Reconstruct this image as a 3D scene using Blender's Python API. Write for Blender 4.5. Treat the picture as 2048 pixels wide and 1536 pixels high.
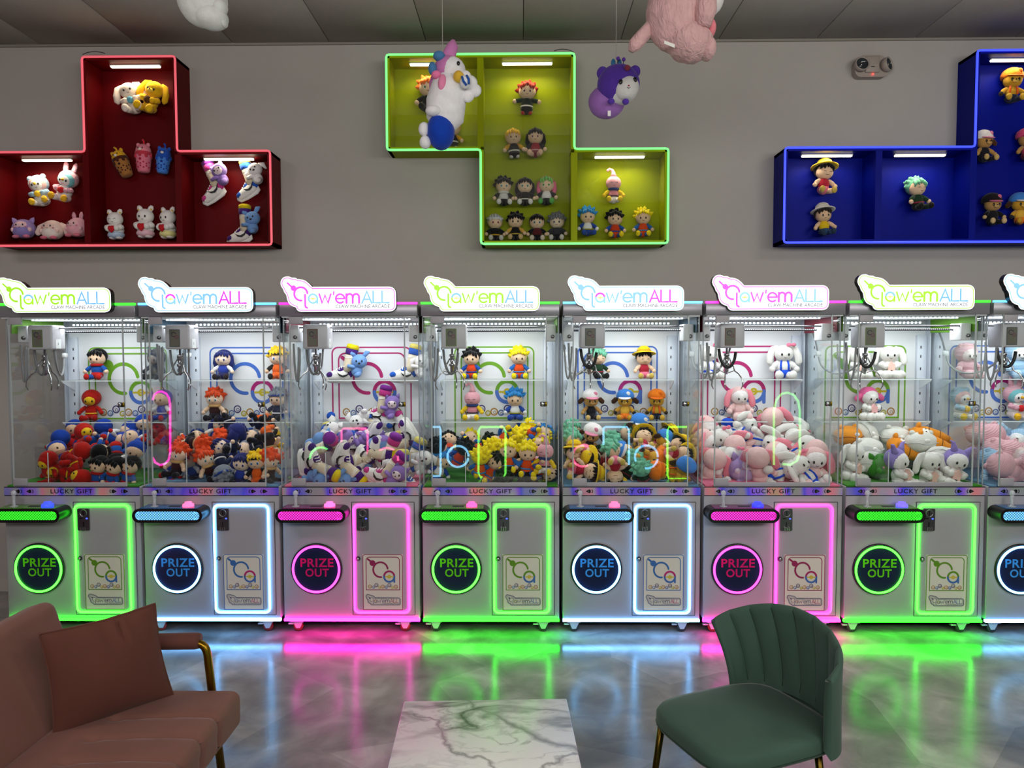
import bpy, bmesh, math, random
from mathutils import Vector, Matrix, Euler
rnd = random.Random(7)
S = bpy.context.scene
COL = S.collection
PI = math.pi
for o in list(bpy.data.objects):
    bpy.data.objects.remove(o)

# ------------------------------------------------------------------ camera
EYE = 1.66
FPX = 1500.0
PITCH, YAW, ROLL = 4.76687297e-02, 1.23660964e-02, -2.45056436e-03
FW = Vector((-math.sin(YAW) * math.cos(PITCH), math.cos(YAW) * math.cos(PITCH), -math.sin(PITCH)))
_r0 = Vector((math.cos(YAW), math.sin(YAW), 0))
_u0 = _r0.cross(FW)
RT = _r0 * math.cos(ROLL) + _u0 * math.sin(ROLL)
UP = RT.cross(FW)
cam = bpy.data.cameras.new('camera')
cam.sensor_fit = 'HORIZONTAL'; cam.sensor_width = 36; cam.lens = FPX / 2048 * 36
cam.clip_start = .05; cam.clip_end = 60
co = bpy.data.objects.new('camera', cam); COL.objects.link(co)
co.matrix_world = Matrix(((RT.x, UP.x, -FW.x, 0), (RT.y, UP.y, -FW.y, 0), (RT.z, UP.z, -FW.z, EYE), (0, 0, 0, 1)))
S.camera = co

def at(px, py, Y):
    """world point seen at a pixel of the 2048x1536 photograph, at depth Y"""
    d = FW + RT * ((px - 1024) / FPX) - UP * ((py - 768) / FPX)
    return d * (Y / d.y) + Vector((0, 0, EYE))

# ------------------------------------------------------------------ world, added fill lights, exposure
vs = S.view_settings
S.display_settings.display_device = 'sRGB'
vs.view_transform = 'Standard'; vs.look = 'None'; vs.gamma = 1; vs.use_curve_mapping = False
vs.exposure = 0.0
try:
    S.cycles.transparent_max_bounces = 32
    S.cycles.max_bounces = 8
    S.cycles.sample_clamp_indirect = 4
except Exception:
    pass
w = bpy.data.worlds.new('world'); S.world = w; w.use_nodes = True
bg = w.node_tree.nodes['Background']
bg.inputs[0].default_value = (.9, .92, 1, 1); bg.inputs[1].default_value = .02

def area(name, loc, size, power, col=(1, 1, 1), rot=(0, 0, 0)):
    l = bpy.data.lights.new(name, 'AREA'); l.shape = 'RECTANGLE'; l.size, l.size_y = size
    l.energy = power; l.color = col
    o = bpy.data.objects.new(name, l); COL.objects.link(o); o.location = loc; o.rotation_euler = rot
    return o
area('ceiling_lamp', (-3.2, 1.4, 3.55), (1.2, .8), 28, (1, .84, .87), (math.radians(12), 0, 0))  # added overhead fill; its pink tint stands in for neon spill on the wall
area('ceiling_lamp', (3.4, 1.4, 3.55), (1.2, .8), 32, (1, .97, .86), (math.radians(12), 0, 0))  # second added fill, tinted yellowish to colour the right of the wall
area('front_lamp', (1.2, -.85, 2.65), (6.5, .7), 150, (1, .96, .92), (math.radians(97), 0, 0))  # unseen fill added behind the camera to brighten wall, ceiling and machine fronts

# ------------------------------------------------------------------ materials
def lin(c):
    if isinstance(c, str):
        c = c.lstrip('#'); c = [int(c[i:i + 2], 16) / 255 for i in (0, 2, 4)]
    return tuple((x / 12.92 if x <= .04045 else ((x + .055) / 1.055) ** 2.4) for x in c)
MC = {}
def mat(color, rough=.5, metal=0., emit=0., kind='plain', spec=.5):
    key = (color, rough, metal, emit, kind, spec)
    if key in MC: return MC[key]
    c = lin(color) + (1,)
    m = bpy.data.materials.new(kind + '_' + color.strip('#')); m.use_nodes = True
    nt = m.node_tree; N = nt.nodes; Lk = nt.links
    b = N['Principled BSDF']
    b.inputs['Base Color'].default_value = c
    b.inputs['Roughness'].default_value = rough
    b.inputs['Metallic'].default_value = metal
    b.inputs['Specular IOR Level'].default_value = spec
    if emit:
        b.inputs['Emission Color'].default_value = c
        b.inputs['Emission Strength'].default_value = emit
    if kind in ('plush', 'knit', 'velvet', 'fur'):
        b.inputs['Sheen Weight'].default_value = .35 if kind != 'velvet' else .22
        b.inputs['Sheen Roughness'].default_value = .4
        b.inputs['Sheen Tint'].default_value = tuple(.5 + .5 * x for x in c[:3]) + (1,)
        tc = N.new('ShaderNodeTexCoord')
        if kind == 'knit':
            nz = N.new('ShaderNodeTexWave'); nz.inputs['Scale'].default_value = 42; nz.inputs['Distortion'].default_value = 1.5
            nz.inputs['Detail Scale'].default_value = 3
            nz.bands_direction = 'Z'
            src = nz.outputs['Fac']; dist = .004
        else:
            nz = N.new('ShaderNodeTexNoise'); nz.inputs['Scale'].default_value = {'plush': 130, 'fur': 45}.get(kind, 60)
            nz.inputs['Detail'].default_value = 3
            src = nz.outputs['Fac']; dist = {'plush': .004, 'fur': .03}.get(kind, .001)
        if kind == 'fur':
            mpf = N.new('ShaderNodeMapping'); mpf.inputs['Scale'].default_value = (1, 1, .35); Lk.new(tc.outputs['Object'], mpf.inputs[0]); Lk.new(mpf.outputs[0], nz.inputs['Vector']); nz.inputs['Distortion'].default_value = .8
        else: Lk.new(tc.outputs['Object'], nz.inputs['Vector'])
        bp = N.new('ShaderNodeBump'); bp.inputs['Strength'].default_value = .5; bp.inputs['Distance'].default_value = dist
        Lk.new(src, bp.inputs['Height']); Lk.new(bp.outputs['Normal'], b.inputs['Normal'])
        n2 = N.new('ShaderNodeTexNoise'); n2.inputs['Scale'].default_value = 28 if kind != 'velvet' else 6
        Lk.new(tc.outputs['Object'], n2.inputs['Vector'])
        mx = N.new('ShaderNodeMix'); mx.data_type = 'RGBA'
        mx.inputs[6].default_value = tuple(x * .82 for x in c[:3]) + (1,); mx.inputs[7].default_value = tuple(min(1, x * 1.12) for x in c[:3]) + (1,)
        Lk.new(n2.outputs['Fac'], mx.inputs[0]); Lk.new(mx.outputs[2], b.inputs['Base Color'])
    MC[key] = m
    return m
def P(c): return mat(c, .95, kind='plush', spec=.2)
def K(c): return mat(c, .95, kind='knit', spec=.2)
def V(c): return mat(c, .8, kind='velvet', spec=.25)
def glow(c, s): return mat(c, .4, emit=s, kind='glow')
def metal(c, r=.3): return mat(c, r, 1., kind='metal')
def plain(c, r=.5, s=.5): return mat(c, r, spec=s)

def glass_mat(name, tint, f=.06, rough=0.0):
    if name in MC: return MC[name]
    m = bpy.data.materials.new(name); m.use_nodes = True
    nt = m.node_tree; N = nt.nodes; Lk = nt.links
    N.remove(N['Principled BSDF']); out = N['Material Output']
    tr = N.new('ShaderNodeBsdfTransparent'); tr.inputs[0].default_value = tint + (1,)
    gl = N.new('ShaderNodeBsdfGlossy'); gl.inputs['Roughness'].default_value = rough
    fr = N.new('ShaderNodeLayerWeight'); fr.inputs['Blend'].default_value = .5
    pw = N.new('ShaderNodeMath'); pw.operation = 'POWER'; pw.inputs[1].default_value = 5
    ma = N.new('ShaderNodeMath'); ma.operation = 'MULTIPLY_ADD'; ma.inputs[1].default_value = .5; ma.inputs[2].default_value = f
    Lk.new(fr.outputs['Facing'], pw.inputs[0]); Lk.new(pw.outputs[0], ma.inputs[0]); ma.use_clamp = True
    mx = N.new('ShaderNodeMixShader')
    Lk.new(ma.outputs[0], mx.inputs[0]); Lk.new(tr.outputs[0], mx.inputs[1]); Lk.new(gl.outputs[0], mx.inputs[2])
    Lk.new(mx.outputs[0], out.inputs[0])
    MC[name] = m
    return m
GLASS = glass_mat('clear_glass', (.97, .985, .98), .055)
ACRYL = glass_mat('acrylic', (.93, .94, .95), .06)

# ------------------------------------------------------------------ mesh builder
class MB:
    def __init__(s): s.v = []; s.f = []; s.m = []; s.s = []; s.mats = []
    def mi(s, m):
        if m not in s.mats: s.mats.append(m)
        return s.mats.index(m)
    def add(s, vs_, fs, m, smooth=True):
        b = len(s.v); i = s.mi(m)
        s.v += [tuple(v) for v in vs_]
        for f in fs: s.f.append([b + k for k in f]); s.m.append(i); s.s.append(smooth)
        return s
    def box(s, x0, x1, y0, y1, z0, z1, m, bev=0, seg=2, R=None):
        bm = bmesh.new(); bmesh.ops.create_cube(bm, size=1)
        for v in bm.verts:
            v.co = Vector(((x0 + x1) / 2 + v.co.x * (x1 - x0), (y0 + y1) / 2 + v.co.y * (y1 - y0), (z0 + z1) / 2 + v.co.z * (z1 - z0)))
        if bev: bmesh.ops.bevel(bm, geom=list(bm.edges), offset=bev, segments=seg, profile=.5, affect='EDGES')
        bm.verts.index_update()
        vv = [v.co.copy() for v in bm.verts]
        if R: vv = [R @ v for v in vv]
        s.add(vv, [[v.index for v in f.verts] for f in bm.faces], m, bool(bev)); bm.free()
        return s
    def ell(s, c, r, m, n=16, k=10, R=None, fn=None):
        if not hasattr(r, '__len__'): r = (r, r, r)
        vv = []; ff = []
        for j in range(k + 1):
            t = PI * j / k
            for i in range(n):
                a = 2 * PI * i / n
                p = Vector((math.sin(t) * math.cos(a), math.sin(t) * math.sin(a), math.cos(t)))
                if fn: p = fn(p)
                p = Vector((p.x * r[0], p.y * r[1], p.z * r[2]))
                if R: p = R @ p
                vv.append(p + Vector(c))
        for j in range(k):
            for i in range(n):
                i2 = (i + 1) % n
                a, b_, c_, d = j * n + i, j * n + i2, (j + 1) * n + i2, (j + 1) * n + i
                ff.append([a, d, c_, b_])
        return s.add(vv, ff, m)
    def tube(s, path, rad, m, n=10, closed=False, flat=1.0):
        path = [Vector(p) for p in path]; L = len(path)
        if not hasattr(rad, '__len__'): rad = [rad] * L
        vv = []; ff = []; prev = None
        for i, p in enumerate(path):
            if closed: t = path[(i + 1) % L] - path[i - 1]
            else: t = path[min(i + 1, L - 1)] - path[max(i - 1, 0)]
            t.normalize()
            if prev is None:
                ref = Vector((0, 1, 0)) if abs(t.y) < .9 else Vector((0, 0, 1))
                u = t.cross(ref).normalized()
            else:
                u = (prev - t * prev.dot(t)).normalized()
            prev = u; w_ = t.cross(u)
            for k in range(n):
                a = 2 * PI * k / n
                vv.append(p + u * (rad[i] * math.cos(a)) + w_ * (rad[i] * flat * math.sin(a)))
        for i in range(L if closed else L - 1):
            j = (i + 1) % L
            for k in range(n):
                k2 = (k + 1) % n
                ff.append([i * n + k, i * n + k2, j * n + k2, j * n + k])
        if not closed:
            ff.append(list(range(n - 1, -1, -1))); ff.append([(L - 1) * n + k for k in range(n)])
        return s.add(vv, ff, m)
    def lathe(s, prof, c, m, n=20, axis='z', R=None):
        vv = []; ff = []
        for r, h in prof:
            for k in range(n):
                a = 2 * PI * k / n
                p = Vector((r * math.cos(a), r * math.sin(a), h))
                if axis == 'y': p = Vector((p.x, -h, p.y))
                if R: p = R @ p
                vv.append(p + Vector(c))
        for j in range(len(prof) - 1):
            for k in range(n):
                k2 = (k + 1) % n
                q = [j * n + k, j * n + k2, (j + 1) * n + k2, (j + 1) * n + k]
                ff.append(q)
        return s.add(vv, ff, m)
    def prism(s, poly, y0, y1, m, mside=None, smooth=False):
        n = len(poly)
        ar = sum(poly[i][0] * poly[(i + 1) % n][1] - poly[(i + 1) % n][0] * poly[i][1] for i in range(n))
        if ar < 0: poly = poly[::-1]
        s.add([(x, y0, z) for x, z in poly], [list(range(n))], m, False)
        s.add([(x, y1, z) for x, z in poly], [list(range(n - 1, -1, -1))], mside or m, False)
        vv = [(x, y0, z) for x, z in poly] + [(x, y1, z) for x, z in poly]
        s.add(vv, [[i, n + i, n + (i + 1) % n, (i + 1) % n] for i in range(n)], mside or m, smooth)
        return s
    def stroke(s, pts, wd, m, y, closed=False, cap=True):
        """flat ribbon in the xz plane, facing -y"""
        s.lay = getattr(s, 'lay', 0) + 1; y -= s.lay * 2.5e-5
        pts = [Vector((p[0], p[1])) for p in pts]; L = len(pts); vv = []; ff = []
        for i in range(L):
            if closed: a, b = pts[i - 1], pts[(i + 1) % L]
            else: a, b = pts[max(i - 1, 0)], pts[min(i + 1, L - 1)]
            t = (b - a).normalized() if (b - a).length > 0 else Vector((1, 0))
            nn = Vector((-t.y, t.x)); k = 1.0
            if closed or 0 < i < L - 1:
                t1 = (pts[i] - pts[i - 1]).normalized(); k = 1 / max(.5, abs(t1.dot(t)))
            vv += [(pts[i].x + nn.x * wd / 2 * k, y, pts[i].y + nn.y * wd / 2 * k), (pts[i].x - nn.x * wd / 2 * k, y, pts[i].y - nn.y * wd / 2 * k)]
        for i in range(L if closed else L - 1):
            j = (i + 1) % L
            ff.append([2 * i, 2 * i + 1, 2 * j + 1, 2 * j])
        s.add(vv, ff, m, False)
        if cap and not closed:
            for p in (pts[0], pts[-1]): s.dot(p.x, p.y, wd / 2, m, y + .8e-5)
        return s
    def dot(s, x, z, r, m, y, n=14):
        return s.add([(x + r * math.cos(2 * PI * k / n), y, z + r * math.sin(2 * PI * k / n)) for k in range(n)], [list(range(n))], m, False)
    def build(s, name, parent=None, loc=None):
        me = bpy.data.meshes.new(name); me.from_pydata(s.v, [], s.f)
        for m in s.mats: me.materials.append(m)
        me.polygons.foreach_set('material_index', s.m); me.polygons.foreach_set('use_smooth', s.s)
        me.update()
        return mk(name, me, parent, loc)
def mk(name, me, parent=None, loc=None):
    o = bpy.data.objects.new(name, me); COL.objects.link(o)
    if parent: o.parent = parent
    if loc is not None: o.location = loc
    return o
def tag(o, label=None, cat=None, group=None, kind=None):
    if label: o['label'] = label
    if cat: o['category'] = cat
    if group: o['group'] = group
    if kind: o['kind'] = kind
    return o
def empty(name, loc=(0, 0, 0), rot=(0, 0, 0)):
    o = bpy.data.objects.new(name, None); COL.objects.link(o); o.location = loc; o.rotation_euler = rot
    o.empty_display_size = .05
    return o
KIDS = {}
def copy_tree(o, parent=None):
    c = o.copy(); COL.objects.link(c)
    if parent: c.parent = parent
    for ch in list(o.children): copy_tree(ch, c)
    return c
TXT = {}
def text_geo(body, bold=0.0, spacing=1.0):
    k = (body, bold, spacing)
    if k in TXT: return TXT[k]
    cu = bpy.data.curves.new('lettering', 'FONT'); cu.body = body; cu.offset = bold; cu.space_character = spacing; cu.resolution_u = 3
    ob = bpy.data.objects.new('lettering', cu); COL.objects.link(ob)
    dg = bpy.context.evaluated_depsgraph_get(); dg.update()
    me = bpy.data.meshes.new_from_object(ob.evaluated_get(dg))
    v = [x.co.copy() for x in me.vertices]; f = [list(p.vertices) for p in me.polygons]
    bpy.data.objects.remove(ob); bpy.data.meshes.remove(me); bpy.data.curves.remove(cu)
    x0 = min(p.x for p in v); x1 = max(p.x for p in v); y0 = min(p.y for p in v); y1 = max(p.y for p in v)
    v = [((p.x - x0) / (x1 - x0), (p.y - y0) / (y1 - y0)) for p in v]
    TXT[k] = (v, f)
    return TXT[k]
def put_text(mb, body, x0, x1, z0, z1, m, y, bold=0.0, spacing=1.0):
    v, f = text_geo(body, bold, spacing)
    mb.add([(x0 + a * (x1 - x0), y, z0 + b * (z1 - z0)) for a, b in v], f, m, False)
def arc(cx, cy, r, a0, a1, n=20):
    return [(cx + r * math.cos(math.radians(a0 + (a1 - a0) * i / n)), cy + r * math.sin(math.radians(a0 + (a1 - a0) * i / n))) for i in range(n + 1)]
def rrect(x0, x1, z0, z1, r, n=5):
    if not hasattr(r, '__len__'): r = (r,) * 4     # bl, br, tr, tl
    out = []
    for (cx, cz, a, q) in ((x0, z0, 180, r[0]), (x1, z0, 270, r[1]), (x1, z1, 0, r[2]), (x0, z1, 90, r[3])):
        sx = 1 if cx == x0 else -1; sz = 1 if cz == z0 else -1
        if q <= 0: out.append((cx, cz))
        else: out += arc(cx + sx * q, cz + sz * q, q, a, a + 90, n)
    return out

# ------------------------------------------------------------------ the room
WALL_Y, CEIL = 5.05, 3.68
XL, XR, YF = -6.2, 6.2, -.95
def noisy(name, c1, c2, scale, rough, bump=.1, bd=.002, spec=.3, bscale=None):
    m = bpy.data.materials.new(name); m.use_nodes = True
    nt = m.node_tree; N = nt.nodes; Lk = nt.links; b = N['Principled BSDF']
    tc = N.new('ShaderNodeTexCoord')
    nz = N.new('ShaderNodeTexNoise'); nz.inputs['Scale'].default_value = scale; nz.inputs['Detail'].default_value = 5
    Lk.new(tc.outputs['Object'], nz.inputs['Vector'])
    cr = N.new('ShaderNodeMix'); cr.data_type = 'RGBA'
    cr.inputs[6].default_value = lin(c1) + (1,); cr.inputs[7].default_value = lin(c2) + (1,)
    Lk.new(nz.outputs['Fac'], cr.inputs[0]); Lk.new(cr.outputs[2], b.inputs['Base Color'])
    n2 = N.new('ShaderNodeTexNoise'); n2.inputs['Scale'].default_value = bscale or scale * 20; n2.inputs['Detail'].default_value = 2
    Lk.new(tc.outputs['Object'], n2.inputs['Vector'])
    bp = N.new('ShaderNodeBump'); bp.inputs['Strength'].default_value = bump; bp.inputs['Distance'].default_value = bd
    Lk.new(n2.outputs['Fac'], bp.inputs['Height']); Lk.new(bp.outputs['Normal'], b.inputs['Normal'])
    b.inputs['Roughness'].default_value = rough; b.inputs['Specular IOR Level'].default_value = spec
    return m
def floor_mat():
    m = bpy.data.materials.new('polished_concrete'); m.use_nodes = True
    nt = m.node_tree; N = nt.nodes; Lk = nt.links; b = N['Principled BSDF']
    tc = N.new('ShaderNodeTexCoord')
    def noise(sc, det=5, dist=0.0):
        n = N.new('ShaderNodeTexNoise'); n.inputs['Scale'].default_value = sc; n.inputs['Detail'].default_value = det
        n.inputs['Distortion'].default_value = dist; Lk.new(tc.outputs['Object'], n.inputs['Vector']); return n
    def ramp(src, stops):
        r = N.new('ShaderNodeValToRGB'); e = r.color_ramp.elements
        for i, (p, c) in enumerate(stops):
            el = e[i] if i < 2 else e.new(p)
            el.position = p; el.color = (c, c, c, 1) if not hasattr(c, '__len__') else tuple(c) + (1,)
        Lk.new(src, r.inputs[0]); return r
    big = ramp(noise(1.1, 8, 1.6).outputs['Fac'], [(.3, lin('#75726e')), (.5, lin('#a09c97')), (.72, lin('#c4c0b8'))])
    mid = ramp(noise(5, 8, .8).outputs['Fac'], [(.35, .5), (.65, 1.05)])
    vo = N.new('ShaderNodeTexVoronoi'); vo.inputs['Scale'].default_value = 1.25; vo.inputs['Randomness'].default_value = 1
    Lk.new(tc.outputs['Object'], vo.inputs['Vector'])
    bw = N.new('ShaderNodeRGBToBW'); Lk.new(vo.outputs['Color'], bw.inputs[0])
    pat = ramp(bw.outputs[0], [(.2, .72), (.8, 1.15)])
    m1 = N.new('ShaderNodeMix'); m1.data_type = 'RGBA'; m1.blend_type = 'MULTIPLY'; m1.inputs[0].default_value = .75
    Lk.new(big.outputs[0], m1.inputs[6]); Lk.new(mid.outputs[0], m1.inputs[7])
    m2 = N.new('ShaderNodeMix'); m2.data_type = 'RGBA'; m2.blend_type = 'MULTIPLY'; m2.inputs[0].default_value = .9
    Lk.new(m1.outputs[2], m2.inputs[6]); Lk.new(pat.outputs[0], m2.inputs[7])
    Lk.new(m2.outputs[2], b.inputs['Base Color'])
    rr = ramp(noise(3, 6, .5).outputs['Fac'], [(.3, .13), (.75, .27)])
    Lk.new(rr.outputs[0], b.inputs['Roughness'])
    fine = noise(70, 3)
    bp = N.new('ShaderNodeBump'); bp.inputs['Strength'].default_value = .22; bp.inputs['Distance'].default_value = .002
    Lk.new(fine.outputs['Fac'], bp.inputs['Height']); Lk.new(bp.outputs['Normal'], b.inputs['Normal'])
    b.inputs['Specular IOR Level'].default_value = .62
    b.inputs['Coat Weight'].default_value = .25; b.inputs['Coat Roughness'].default_value = .18
    return m
wall_m = noisy('wall_paint', '#aaa5a0', '#b4afa9', 3, .85, .25, .002, .2, 160)
ceil_m = noisy('ceiling_board', '#9a948f', '#a8a29c', 5, .95, .5, .003, .1, 120)
floor_m = floor_mat()
def struct(o): return tag(o, kind='structure')
struct(MB().box(XL, XR, YF, WALL_Y, -.1, 0, floor_m).build('floor'))
struct(MB().box(XL, XR, WALL_Y, WALL_Y + .12, 0, CEIL + .1, wall_m).build('wall_back'))
struct(MB().box(XL, XR, YF - .12, YF, 0, CEIL + .1, plain('#4c4846', .8)).build('wall_front'))
struct(MB().box(XL - .12, XL, YF, WALL_Y, 0, CEIL + .1, wall_m).build('wall_left'))
struct(MB().box(XR, XR + .12, YF, WALL_Y, 0, CEIL + .1, wall_m).build('wall_right'))
ceiling = struct(MB().box(XL, XR, YF, WALL_Y, CEIL + .012, CEIL + .1, plain('#5b5650', .95)).build('ceiling'))
tile_me = None
for j in range(5):
    for i in range(-7, 8):
        x = -.303 + i * .64; y = WALL_Y - .012 - j * .64
        t = MB().box(-.318, .318, -.636, 0, 0, .012, ceil_m, .003, 1) if tile_me is None else None
        if t:
            o = t.build('ceiling_tile', ceiling); tile_me = o.data
        else:
            o = mk('ceiling_tile', tile_me, ceiling)
        o.location = (x, y, CEIL)
struct(MB().box(XL, XR, WALL_Y - .012, WALL_Y, 0, .085, plain('#b8b2aa', .6)).build('baseboard_back'))
struct(MB().box(XL, XR, WALL_Y - .014, WALL_Y, CEIL - .014, CEIL + .012, plain('#8d877f', .7)).build('trim_1'))
# ------------------------------------------------------------------ claw machines
MY = 4.283
def MX(k): return -.177 + (k - 4) * .81
GREEN = dict(strip='#12ff0f', tube='#35ff2a', neon='#35ff2a', soft='#5cff48', dec='#5f9a10', pr='#5a8a0a', sgn='#9fe02c', sgn2='#78b6ea', atop='#5a8a0a', amid='#78b6ea', alow='#9fe02c', top='#4d8a1e', carpet='#2f7d12', big='#6ea81c', bigA='#6ea81c', pz='#64c818')
BLUE = dict(strip='#6fb8ff', tube='#6cbcff', neon='#5fc4ff', soft='#8fdcff', dec='#1d4a63', pr='#2f66a8', sgn='#86c2ec', sgn2='#d83ce0', atop='#b01468', amid='#d83ce0', alow='#86c2ec', top='#1c5f9a', carpet='#5c86a6', big='#3f6cc8', bigA='#b01478', pz='#3f9cf0')
PINK = dict(strip='#ff12ac', tube='#ff30c4', neon='#ff2cc0', soft='#ff66d0', dec='#7d1030', pr='#8f1450', sgn='#e050e8', sgn2='#86c2ec', atop='#a0145c', amid='#86c2ec', alow='#86c2ec', top='#7a1066', carpet='#d86a88', big='#b01468', bigA='#b01468', pz='#d0186c')
THEMES = [GREEN, BLUE, PINK, GREEN, BLUE, PINK, GREEN, BLUE]
SILVER = mat('#a4a2a8', .55, .1, kind='plain', spec=.3)
WHITE = plain('#e6e8ec', .5)
BLACK = plain('#060608', .35)
DARK = plain('#16161a', .4)
CAST = mat('#b4b4ba', .35, .3, kind='plain')
CHROME = metal('#c8c8cc', .18)
STEEL = metal('#8d8d92', .32)
def holo_mat():
    m = bpy.data.materials.new('holographic_foil'); m.use_nodes = True
    nt = m.node_tree; N = nt.nodes; Lk = nt.links; b = N['Principled BSDF']
    tc = N.new('ShaderNodeTexCoord'); oi = N.new('ShaderNodeObjectInfo')
    ad = N.new('ShaderNodeVectorMath'); ad.operation = 'MULTIPLY_ADD'; ad.inputs[1].default_value = (1, 1, .25)
    Lk.new(tc.outputs['Object'], ad.inputs[0])
    cx = N.new('ShaderNodeCombineXYZ'); mu = N.new('ShaderNodeMath'); mu.operation = 'MULTIPLY'; mu.inputs[1].default_value = 9
    Lk.new(oi.outputs['Random'], mu.inputs[0]); Lk.new(mu.outputs[0], cx.inputs[0]); Lk.new(cx.outputs[0], ad.inputs[2])
    nz = N.new('ShaderNodeTexNoise'); nz.inputs['Scale'].default_value = 5.5; nz.inputs['Detail'].default_value = 1
    Lk.new(ad.outputs[0], nz.inputs['Vector'])
    r = N.new('ShaderNodeValToRGB'); e = r.color_ramp.elements
    st = [(.28, '#8aa284'), (.37, '#9c98a6'), (.45, '#5a58ee'), (.51, '#9a66e8'), (.57, '#aaa6b8'), (.63, '#e88a98'), (.70, '#a6be7c'), (.8, '#7a74e0')]
    for i, (p, c) in enumerate(st):
        el = e[i] if i < 2 else e.new(p); el.position = p; el.color = lin(c) + (1,)
    Lk.new(nz.outputs['Fac'], r.inputs[0]); Lk.new(r.outputs[0], b.inputs['Base Color'])
    b.inputs['Metallic'].default_value = 0; b.inputs['Roughness'].default_value = .25
    return m
HOLO = holo_mat()
def clear_plastic():
    if 'cp' in MC: return MC['cp']
    m = mat('#eceef4', .18, kind='clear_plastic', spec=.9); m.node_tree.nodes['Principled BSDF'].inputs['Transmission Weight'].default_value = .55
    MC['cp'] = m
    return m

SIGN_OUT = [(92, 222), (96, 190), (106, 160), (130, 130), (155, 114), (185, 107), (220, 106), (245, 113), (268, 124), (300, 126), (335, 130), (360, 146), (395, 150), (440, 158), (490, 176), (540, 214), (572, 248), (590, 270), (1800, 270), (1845, 280), (1880, 302), (1903, 338), (1910, 380), (1910, 560), (1902, 602), (1878, 636), (1845, 653), (1800, 660), (410, 662), (372, 652), (345, 628), (330, 592), (300, 582), (268, 568), (235, 545), (212, 512), (195, 470), (182, 400), (165, 372), (150, 355), (138, 322), (128, 298), (106, 265)]
def inset(poly, d):
    n = len(poly); out = []
    ar = sum(poly[i][0] * poly[(i + 1) % n][1] - poly[(i + 1) % n][0] * poly[i][1] for i in range(n))
    s = 1 if ar > 0 else -1
    for i in range(n):
        a = Vector(poly[i - 1]); b = Vector(poly[i]); c = Vector(poly[(i + 1) % n])
        t = (c - a).normalized(); out.append((b.x - s * t.y * d, b.y + s * t.x * d))
    return out
def wordmark(mb, T, k, y, c1, c2, ctop, clow, cbar, cthin, lw=1.0):
    """strokes of the shop's wordmark; T maps drawing units to (x, z), k is the scale"""
    def st(p, wd, m): mb.stroke([T(*q) for q in p], wd * k * lw, m, y)
    def A(cx, cy, r, a0, a1, n=20): return [(x, 2 * cy - z) for x, z in arc(cx, cy, r, a0, a1, n)]
    st(A(412, 380, 104, 6, 275, 30), 24, c1)
    mb.dot(*T(297, 290), 44 * k, c1, y, 18)
    st([(205, 210), (285, 285)], 20, c1)
    st([(478, 392), (478, 560), (484, 585), (512, 600)], 22, c1)
    st(A(602, 455, 68, 0, 180), 22, ctop); st(A(602, 455, 68, 180, 360), 22, clow); st([(669, 462), (669, 525)], 22, clow)
    st([(562, 455), (645, 455)], 12, cbar); st(A(602, 455, 14, 0, 360, 14), 8, cbar)
    st([(702, 385), (746, 522), (792, 400), (838, 522), (884, 385)], 20, c1)
    st([(932, 348), (926, 392)], 17, c1)
    st([(968, 455), (1096, 455)], 20, c1); st(A(1030, 455, 68, 0, 312, 26), 22, c1)
    st([(1130, 388), (1130, 522)], 26, c1)
    st([(1130, 440)] + A(1180, 432, 48, 180, 0, 14) + [(1228, 522)], 25, c1)
    st([(1232, 440)] + A(1280, 432, 48, 180, 0, 14) + [(1328, 522)], 25, c1)
    st([(1376, 525), (1450, 345), (1524, 525)], 20, c2); st([(1408, 468), (1492, 468)], 18, c2)
    st([(1550, 342), (1550, 522), (1662, 522)], 20, c2); st([(1690, 342), (1690, 522), (1798, 522)], 20, c2)
    p0 = T(960, 605); p1 = T(1810, 550)
    put_text(mb, 'CLAW MACHINE ARCADE', p0[0], p1[0], p0[1], p1[1], cthin, y - .0012)
EM_IN = (335, 1010, 262, 910)
def emblem(mb, T, k, y, c1, ctop, clow, full=True):
    def st(p, wd, m, closed=False): mb.stroke([T(*q) for q in p], wd * k, m, y, closed)
    def A(cx, cy, r, a0, a1, n=24): return [(x, 2 * cy - z) for x, z in arc(cx, cy, r, a0, a1, n)]
    YEL = plain('#c9b51c', .7)
    st(A(625, 512, 147, 8, 276, 30), 36, c1)
    mb.dot(*T(465, 382), 60 * k, c1, y, 20); st([(372, 305), (440, 355)], 38, c1)
    st(A(800, 648, 104, 0, 180), 38, ctop); st(A(800, 648, 104, 180, 360), 38, clow); st([(903, 655), (903, 755)], 36, clow)
    st([(722, 650), (880, 650)], 20, YEL); st(A(800, 650, 27, 0, 360, 16), 20, YEL)
    for (x, yy, r, c) in ((408, 848, 33, '#a8761c'), (480, 858, 26, '#5a78a8'), (540, 818, 34, '#33246a'), (605, 862, 24, '#b8a828'), (668, 848, 33, '#b07a1c'), (738, 858, 26, '#4a68a8'), (803, 818, 34, '#33246a'), (862, 862, 24, '#b8b030'), (935, 850, 34, '#a86c1c')):
        st(A(x, yy, r, 0, 360, 18), 11, plain(c, .7)); st(A(x + 4, yy + 6, r * .42, 0, 360, 10), 5, plain(c, .7))
    st(rrect(335, 1010, 262, 910, (70, 70, 0, 0)), 15, c1, True)

def stadium(x0, x1, z0, z1, n=10):
    r = (z1 - z0) / 2
    return rrect(x0, x1, z0, z1, r, n)

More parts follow.
